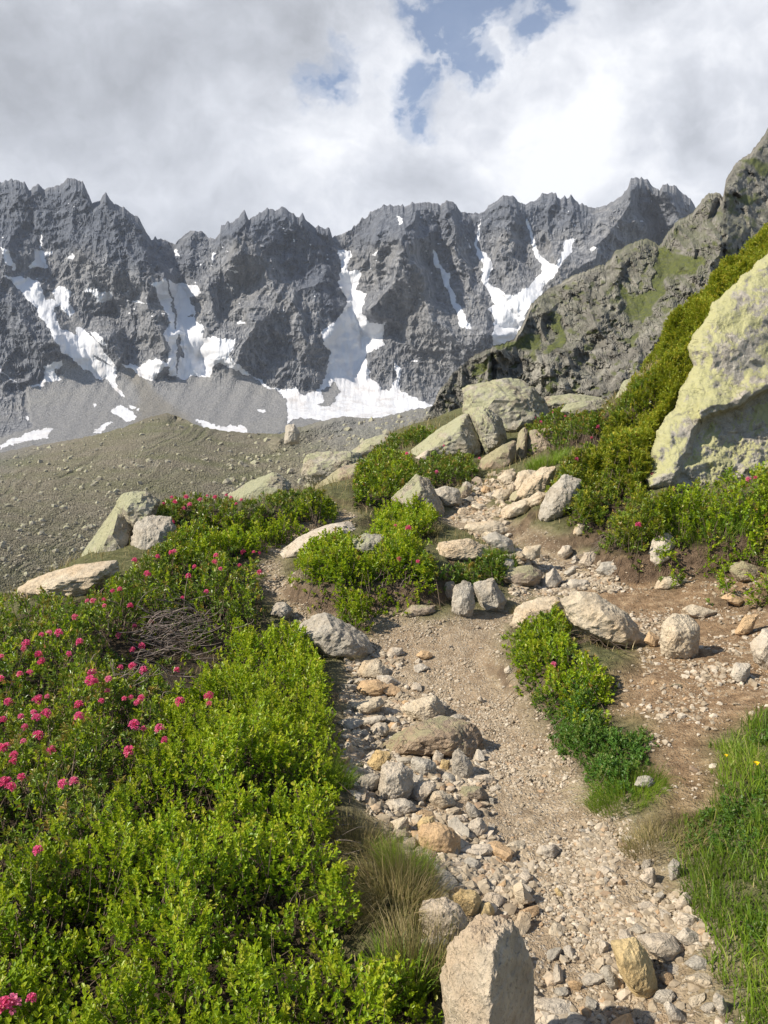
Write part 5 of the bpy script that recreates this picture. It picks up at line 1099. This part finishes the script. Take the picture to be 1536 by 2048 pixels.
BUSHES = []     # (object, x, y) : plants that can carry blossoms
def plant(name, regkeys, species, label, cat='shrub', dens=1.0, leaf=1.0, group=None, mixspec=None, twig=.3, seed=0, mask=None, flowers=True, mixlabel='herbs'):
    m = mask if mask is not None else RMASK[regkeys]
    j, i = np.nonzero(m); c = (GXm[j, i].mean(), GYm[j, i].mean()); loc = Vector((c[0], c[1], float(gz(*c))))
    root = obj(name, None, loc=loc, label=label, cat=cat, group=group); root.empty_display_size = .2
    S = sprigs(m, species, dens, leaf, seed); al = np.ones(S['n'], bool)
    def child(nm, me, mt):
        if me is None: return
        me.transform(Matrix.Translation(-loc)); o = obj(nm, me, mt, parent=root); return o
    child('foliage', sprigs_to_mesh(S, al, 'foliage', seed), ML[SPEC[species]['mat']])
    child('branches', twigs_to_mesh(S, al, 'branches', twig, seed), MTW)
    if mixspec:
        S2 = sprigs(m, mixspec[0], mixspec[1], leaf, seed + 50); child('young_foliage', sprigs_to_mesh(S2, np.ones(S2['n'], bool), 'young_foliage', seed), ML[SPEC[mixspec[0]]['mat']])
    BUSHES.append((root, c[0], c[1])); return root

# alpenrose thicket on the left: single shrubs
def thicket():
    m = RMASK['alpenrose']; S = sprigs(m, 'alpenrose', 1.0, 1.0, 11); S2 = sprigs(m, 'bilberry', .22, .95, 12)
    cen = [(60,1230,'dark green alpenrose shrub at the far left edge under the slope'),(200,1215,'alpenrose shrub in front of the long pale slab'),(330,1160,'alpenrose shrub at the foot of the tall green boulder'),(470,1130,'alpenrose shrub with many pink blossoms beside the side path'),
           (430,1200,'alpenrose shrub with bare stems above the dead branches'),(250,1290,'loose alpenrose shrub left of the dead branches'),(60,1330,'alpenrose shrub with a blossom group at the left edge'),(180,1400,'alpenrose shrub with three large blossoms left of centre'),
           (60,1480,'alpenrose shrub at the left edge, half way down'),(270,1470,'alpenrose shrub bordering the bright bilberry, with a row of four blossoms'),(40,1590,'alpenrose shrub with the largest pink blossoms at the left edge'),(160,1590,'alpenrose shrub with a pair of blossoms beside bright bilberry'),(-200,1500,'alpenrose shrub just beyond the left edge')]
    C = np.array([hit(px, py, True)[:2] for px, py, _ in cen])
    def near(S): return ((S['x'][:, None] - C[:, 0]) ** 2 + (S['y'][:, None] - C[:, 1]) ** 2 + 0 * C[:, 0]).argmin(1)
    a1 = near(S); a2 = near(S2)
    for k, (px, py, lab) in enumerate(cen):
        s1 = a1 == k; s2 = a2 == k
        if s1.sum() < 20: continue
        loc = Vector((C[k, 0], C[k, 1], float(gz(*C[k])))); root = obj('alpenrose_shrub', None, loc=loc, label=lab, cat='shrub', group='alpenrose shrubs of the left slope')
        for nm, me, mt in (('foliage', sprigs_to_mesh(S, s1, 'foliage', k), ML['alpenrose']), ('branches', twigs_to_mesh(S, s1, 'branches', .55, k, .0022), MTW), ('young_foliage', sprigs_to_mesh(S2, s2, 'young_foliage', k), ML['bilberry']) if s2.sum() else (None, None, None)):
            if me is not None: me.transform(Matrix.Translation(-loc)); obj(nm, me, mt, parent=root)
        BUSHES.append((root, C[k, 0], C[k, 1]))
thicket()
# the bilberry carpet: nobody could count its plants
def carpet():
    S = sprigs(RMASK['bilberry'], 'bilberry', 1.0, 1.0, 21); al = np.ones(S['n'], bool)
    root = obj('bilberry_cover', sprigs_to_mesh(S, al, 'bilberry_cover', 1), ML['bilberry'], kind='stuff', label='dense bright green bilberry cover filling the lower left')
    me = twigs_to_mesh(S, al, 'stems', .3, 2, .0013); obj('stems', me, MTW, parent=root)
carpet()
plant('alpenrose_shrub', 'rose_top', 'alpenrose', 'alpenrose shrub with a dense pink bloom on the ridge between boulders', seed=31, dens=1.5, group='alpenrose shrubs of the ridge')
plant('bilberry_shrub', 'bilberry_top', 'bilberry', 'bright green bilberry patch in front of the blooming ridge alpenrose', seed=32, dens=1.3)
plant('bilberry_shrub', 'clump_mid', 'bilberry', 'bushy green clump overhanging the eroded bank in the middle', seed=33, dens=1.6, mixspec=('alpenrose', .5))
plant('alpenrose_shrub', 'clump_mid_right', 'alpenrose', 'low dark shrub under the wide pale rock', seed=34, dens=1.4, mixspec=('herb', .4))
plant('bilberry_shrub', 'clump_upper', 'bilberry', 'rounded green shrub on the bank above the middle clump', seed=35, dens=1.5)
plant('alpenrose_shrub', 'upper_a', 'alpenrose', 'dense green shrub right of the flat-topped tan boulder', seed=36, dens=1.7, mixspec=('bilberry', .7))
plant('alpenrose_shrub', 'upper_b', 'alpenrose', 'shrub with a few red blossoms in front of the cracked boulder', seed=37, dens=1.6)
plant('alpenrose_shrub', 'knoll', 'alpenrose', 'reddish-green shrub on the grassy knoll', seed=38, dens=1.6)
plant('bilberry_shrub', 'clump_right', 'bilberry', 'green clump with one pink blossom below the largest cream slab', seed=39, dens=1.15, mixspec=('alpenrose', .7))
plant('herb_mat', 'mat_right', 'herb', 'low mat of small green herbs running down beside the trail', seed=40, dens=2.2, twig=.1, cat='plant')
plant('alpenrose_shrub', 'bank_left', 'alpenrose', 'dull olive shrub on the bank under the hanging juniper', seed=41, dens=1.5, mixspec=('juniper', .5), twig=.5)
plant('bilberry_shrub', 'bank_right', 'bilberry', 'bright leafy shrub below the huge lichen boulder', seed=42, dens=1.1, mixspec=('alpenrose', .7))
plant('juniper_shrub', 'juniper', 'juniper', 'olive-green juniper hanging down the slope along the huge boulder', seed=43, dens=1.9, twig=.04)
plant('alpenrose_shrub', 'rose_center', 'alpenrose', 'reddish blooming alpenrose on top of the rounded split boulder', seed=44, dens=1.7, twig=.8)

plant('alpenrose_shrub', 'mound', 'alpenrose', 'low shrub between the flat slab and the upper juniper', seed=45, dens=1.6)
# --- blossoms
def blossom_mesh():
    r_ = np.random.default_rng(2); B, D = [], []; cs = []
    for f in range(9):
        a = f * 2.4; rr = .0135 * math.sin(min(1.9, .62 * math.sqrt(f + .2))); c = np.array([rr * math.cos(a), rr * math.sin(a), .022 - .0026 * f]); ax = unit(np.array([c[0] * 90, c[1] * 90, 1.1 - .12 * f]))
        s = unit(np.cross(ax, [.3, .9, .1])); q = np.cross(ax, s)
        for k in range(5):
            p = k * 1.2566 + f; d = s * math.cos(p) + q * math.sin(p); B.append(c + ax * .004 + d * .0015); D.append(unit(d * 1.0 + ax * .55)); cs.append(r_.uniform(.1, 1))
            B.append(c - ax * .010 + d * .001); D.append(unit(d * .28 + ax)); cs.append(r_.uniform(0, .3))
    n = len(B); L = np.where(np.arange(n) % 2 == 0, .0095, .013); W = np.where(np.arange(n) % 2 == 0, .0085, .0055)
    return leaves_mesh('blossom', np.array(B), np.array(D), L, W, np.array(cs), True, .1, 1)
FLZ3 = [(745,300),(830,292),(760,330),(735,345),(905,290),(965,310),(925,300),(700,320),(655,325),(625,335),(685,300),(800,310),(860,300),(945,325),(1070,250),(1160,240),(640,432),(632,415),(688,400),(630,540),(700,520),(685,522),(535,555),(865,535),(855,563),(882,588),(960,573),(975,520),(1015,520),(1035,522),(1038,600),(780,580),(755,620),(590,612),(450,680),(480,672),(825,682),(730,705),(350,720),(375,720),(415,715),(420,738),(520,740),(305,785),(165,855),(193,848),(235,850),(320,888),(478,857),(540,820),(607,803),(568,900),(530,915),(105,895),(95,915),(155,940),(168,967),(275,935),(8,945),(83,1015),(115,1010),(8,1035),(372,1015),(360,1040),(380,1050),(435,1033),(480,988),(535,985),(577,1003),(707,997),(430,1085),(405,1122),(155,1110),(190,1105),(145,1125),(35,1130),(318,1145),(522,1110),(500,1115),(550,1135),(565,1115),(722,1128),(833,1110),(838,1138),(85,1185),(138,1170),(143,1190),(180,1180),(10,1205),(316,1190),(100,1230),(150,1265),(95,1290),(537,1225),(575,1238),(642,1240),(660,1285)]
FLZ7 = [(55,145),(50,170),(30,105),(8,120),(205,130),(520,130),(35,250),(85,236),(15,262),(40,280),(255,262),(297,252),(155,530),(125,1130),(15,1165),(40,1160)]
FLZ4 = [(345,358),(318,455),(210,388),(475,405),(745,235),(660,245),(888,330),(912,290),(830,410),(1383,385),(1112,468),(1465,485),(1490,480),(1058,655),(165,655),(213,668),(178,780),(250,790),(745,1170),(700,270),(680,255),(790,250)]
FL = [(x / 2, 850 + y / 2) for x, y in FLZ3] + [(x / 2, 1450 + y / 2) for x, y in FLZ7] + Z4(FLZ4)
def blossoms():
    me = blossom_mesh(); me.materials.append(ML['petal']); bx = np.array([(b[1], b[2]) for b in BUSHES])
    bpy.context.view_layer.update(); used = {}
    for px, py in FL:
        P = hit(px, py, True); k = ((bx - P[:2]) ** 2).sum(1).argmin(); root = BUSHES[k][0]; o = obj('blossom', me, None, parent=root)
        d = float(np.hypot(P[0], P[1])); s = rng.uniform(.55, 1.05) * (1.0 if d < 6 else 1.2)
        o.location = Vector(P) - root.location + Vector((0, 0, .02)); o.scale = (s, s, s); o.rotation_euler = (rng.normal(.25, .3), rng.normal(-.1, .3), rng.uniform(0, 6.28))
blossoms()

# --- grass
def blades_mesh(name, X, Y, Z, H, lean, W, rnd, seed=0, droop=.5):
    r_ = np.random.default_rng(seed); n = len(X); a = r_.uniform(0, 6.28, n); side = np.stack([np.cos(a), np.sin(a), np.zeros(n)], -1); B = np.stack([X, Y, Z], -1)
    V = []; ts = (0, .35, .7, 1.0)
    for t_ in ts:
        c = B + lean * (t_ ** 1.8 * H)[:, None] * 1.0; c[:, 2] += H * (t_ - droop * t_ ** 3 * np.clip(np.linalg.norm(lean, axis=1), 0, 1)); w_ = (W * (1 - t_ ** 1.6) + .0002)[:, None]
        V += [c - side * w_ / 2, c + side * w_ / 2]
    V = np.stack(V, 1); i = (np.arange(n) * 8)[:, None, None]; F = i + np.array([[0, 1, 3, 2], [2, 3, 5, 4], [4, 5, 7, 6]])[None]
    return mesh_np(name, V.reshape(-1, 3), F.reshape(-1, 4), False, dict(rnd=np.repeat(rnd, 8)))
def meadow():
    r_ = np.random.default_rng(4); j, i = np.nonzero(GRASSM & (CAN < .03)); n = 46000; d = np.hypot(GXm[j, i], GYm[j, i]); w_ = 1 / d; w_ /= w_.sum(); c = r_.choice(len(j), n, p=w_)
    x = GXm[j[c], i[c]] + r_.uniform(-.03, .03, n); y = GYm[j[c], i[c]] + r_.uniform(-.03, .03, n)
    hh = .75 + .9 * fbm(P2(x * 3.4, y * 3.4, 8), 3); ed = bil(smooth(GRASSM, 3), RX0, RY0, RS, x, y)
    H = r_.uniform(.03, .17, n) * np.clip(hh, .25, 1.5) * (.4 + .6 * ed); lean = np.stack([r_.normal(-.12, .35, n), r_.normal(-.05, .35, n), np.zeros(n)], -1)
    col = np.clip(.45 + .5 * fbm(P2(x * 3, y * 3, 18), 3) + r_.normal(0, .2, n) - .3 * (ed < .5), 0, .93); col[r_.random(n) < .05] = 1
    root = obj('grass', blades_mesh('grass', x, y, gz(x, y) - .005, H, lean, r_.uniform(.0025, .0055, n), col, 3), ML['grass'], kind='stuff', label='fresh green grass along the right edge of the trail')
    # small grasses standing in and between everything else: thin turf
    j, i = np.nonzero((PATHM < .25) & (DIRTM < .4) & ~GRASSM & (CAN < .05) & (GYm > 1) & (GYm < 20) & (GXm > -6) & (GXm < 12)); n = 26000; d = np.hypot(GXm[j, i], GYm[j, i]); w_ = d ** -.8; w_ /= w_.sum(); c = r_.choice(len(j), n, p=w_)
    x = GXm[j[c], i[c]] + r_.uniform(-.03, .03, n); y = GYm[j[c], i[c]] + r_.uniform(-.03, .03, n); d = np.hypot(x, y)
    H = r_.uniform(.03, .10, n) * np.clip(d / 5, .8, 2.2); lean = np.stack([r_.normal(0, .4, n), r_.normal(0, .4, n), np.zeros(n)], -1)
    obj('turf_grass', blades_mesh('turf_grass', x, y, gz(x, y) - .005, H, lean, r_.uniform(.002, .0045, n) * np.clip(d / 4, 1, 4), r_.random(n), 4), ML['drygrass'], kind='stuff', label='thin short turf between shrubs and stones')
meadow()
def tuft(px, py, rad, height, n, label, dry, spread=.6, width=.003, seed=0, lean0=(0, 0), name='grass_tuft'):
    r_ = np.random.default_rng(seed); g = hit(px, py); a = r_.uniform(0, 6.28, n); q = rad * np.sqrt(r_.random(n)); x = g[0] + q * np.cos(a); y = g[1] + q * np.sin(a) * .8
    lean = np.stack([np.cos(a) * q / rad * spread + r_.normal(lean0[0], .18, n), np.sin(a) * q / rad * spread + r_.normal(lean0[1], .18, n), np.zeros(n)], -1)
    H = height * r_.uniform(.45, 1.1, n); col = np.clip(r_.normal(.55 if dry else .45, .28, n), 0, 1)
    me = blades_mesh(name, x - g[0], y - g[1], gz(x, y) - g[2] - .01, H, lean, r_.uniform(.6, 1.2, n) * width, col, seed, .65)
    obj(name, me, ML['drygrass' if dry else 'grass'], loc=tuple(g), label=label, cat='grass tuft', group='grass tufts beside the trail')
tuft(775, 1800, .17, .20, 2600, 'big half-dry grass tuft spilling over left of the tall foreground boulder', True, .95, .0022, 1, (-.25, -.1))
tuft(810, 1750, .10, .17, 900, 'greener grass tuft rising behind the half-dry one', False, .4, .002, 2)
tuft(845, 1960, .11, .24, 700, 'upright grass tuft at the left foot of the tall foreground boulder', True, .4, .003, 3)
tuft(800, 1990, .08, .20, 300, 'broad-bladed green grass tuft among the bilberry', False, .35, .005, 4)
tuft(720, 1690, .13, .14, 900, 'thin dry grass tuft on the earth left of the rubble', True, .7, .002, 5)
tuft(685, 1310, .11, .13, 500, 'straw-coloured tuft hanging over the broad grey boulder', True, 1.0, .003, 6, (.1, -.25))
tuft(830, 1065, .28, .17, 1200, 'yellowish grass tuft beside the rounded shrub', True, .5, .006, 7)
tuft(1000, 1120, .16, .14, 500, 'dark green grass tuft right of the wide pale rock', False, .5, .006, 8)
tuft(1255, 1590, .16, .12, 1400, 'arching grass tuft below the green herb mat', False, .9, .0025, 9, (-.2, -.1))
tuft(1330, 1680, .16, .09, 1100, 'short olive grass patch by the pinkish earth', True, .8, .0025, 10)
tuft(1205, 1600, .07, .06, 200, 'tiny tuft at the rim of the trail below the mat', False, .8, .0025, 12)
tuft(1050, 1225, .12, .10, 500, 'pale grass tuft left of the smooth pale slab', True, .8, .003, 13)
tuft(1095, 930, .3, .25, 900, 'bluish grass tuft under the rounded split boulder', False, .5, .007, 14)
tuft(640, 1560, .14, .15, 900, 'yellowish grass tuft in the bilberry beside the rubble', False, .6, .003, 15)
tuft(1430, 1060, .35, .25, 900, 'long grass tuft hanging below the leafy shrub of the right bank', False, .6, .004, 16)

hm = GRASSM & (fbm(P2(GXm * 2.6, GYm * 2.6, 41), 3) > .12) & (GYm < 7)
CAN = np.maximum(CAN, np.where(hm, .05, 0)); RMASK['herb_grass'] = hm
plant('herb_plants', 'herb_grass', 'herb', 'broad-leaved herbs growing through the right grass', seed=60, dens=.75, twig=.05, cat='plant')
# --- yellow flowers
def buttercup(px, py, label, s=1.0):
    g = hit(px, py + 60); top = np.array(hit(px, py)); _, _, c = project(g); P = unproj(px, py, float(c)); g = g; loc = Vector(g); H = P - g
    B = np.zeros((5, 3)) + H; a = np.arange(5) * 1.2566; D = unit(np.stack([np.cos(a), np.sin(a), np.full(5, .45)], -1))
    root = obj('buttercup', None, loc=loc, label=label, cat='flower')
    obj('petals', leaves_mesh('petals', B, D, np.full(5, .011 * s), np.full(5, .011 * s), np.linspace(0, 1, 5), True, -.1), ML['yellow'], parent=root)
    obj('stem', tubes_mesh('stem', np.zeros((1, 3)), H[None], np.array([.0012]), np.array([.001]), .01, 1, 4), ML['grass'], parent=root)
buttercup(1452, 1512, 'small yellow buttercup at the edge of the right grass'); buttercup(1513, 1528, 'larger yellow buttercup standing in the right grass', 1.35)
buttercup(842, 1040, 'yellow flower in the yellowish tuft up the trail', 1.2)

# --- dead branches
def dead_branches(cx, cy, w_, h_, n, label, r0, seed, ang, canopy=True, name='dead_branches', mat=None, zup=.03):
    r_ = np.random.default_rng(seed); A, B = [], []
    c = hit(cx, cy, canopy)
    for k in range(n):
        p = c[:2] + np.array([r_.normal(0, w_ * .38), r_.normal(0, h_ * .38)]); th = ang + r_.normal(0, .45); L = r_.uniform(.10, .26) * (w_ + h_); d = np.array([math.cos(th), math.sin(th)]) * L / 2
        q = p + r_.normal(0, .03, 2)
        A.append([p[0] - d[0], p[1] - d[1], 0]); B.append([q[0] + d[0], q[1] + d[1], 0])
    A = np.array(A); B = np.array(B)
    for Q in (A, B): Q[:, 2] = gz(Q[:, 0], Q[:, 1]) + (cz(Q[:, 0], Q[:, 1]) * .9 + .02 if canopy else 0) + r_.uniform(0, zup * 2.4, len(Q))
    loc = Vector((c[0], c[1], float(gz(c[0], c[1])))); me = tubes_mesh(name, A, B, r0 * r_.uniform(.5, 1.3, n), r0 * r_.uniform(.25, .6, n), .02, seed, 5)
    me.transform(Matrix.Translation(-loc)); obj(name, me, mat or MDEAD, loc=tuple(loc), label=label, cat='dead wood')
dead_branches(345, 1275, .34, .52, 190, 'heap of bare greyish dead branches in the alpenrose thicket', .0042, 1, .75)
dead_branches(290, 1330, .4, .2, 34, 'thin fallen twigs below the heap of dead branches', .003, 2, .6)
dead_branches(810, 1185, .22, .10, 12, 'white bare roots hanging from the middle clump', .0035, 3, .5, False, 'bare_roots', None, .07)
dead_branches(1170, 1290, .35, .25, 40, 'brown dry twigs on the dark soil below the largest cream slab', .003, 4, -.5, False, 'dry_twigs', MTW)
dead_branches(1240, 1080, .9, .2, 70, 'dry grey twigs hanging below the right bank', .003, 5, .2, False, 'dry_twigs', None, .08)
dead_branches(640, 1720, .25, .3, 30, 'dry stalks between bilberry and grass', .0016, 6, .3, False, 'dry_twigs', None, .05)
# ------------------------------------------------------------------ haze
def build_haze():
    x0, x1, y0, y1, z0, z1 = -2600, 2600, -30, 3200, -420, 900
    V = [(x, y, z) for z in (z0, z1) for y in (y0, y1) for x in (x0, x1)]
    F = [[0, 2, 3, 1], [4, 5, 7, 6], [0, 1, 5, 4], [2, 6, 7, 3], [0, 4, 6, 2], [1, 3, 7, 5]]
    m = bpy.data.materials.new('haze'); m.use_nodes = True; t = NT(m.node_tree); t.n.clear()
    v = t.node('ShaderNodeVolumePrincipled'); v.inputs['Color'].default_value = (0.72, 0.80, 0.95, 1); v.inputs['Density'].default_value = 0.00008
    o = t.node('ShaderNodeOutputMaterial'); t.l.new(v.outputs[0], o.inputs['Volume'])
    obj('haze', mesh_np('haze', V, np.array(F)), m, kind='stuff', label='thin bluish mountain air in front of the far range')
build_haze()
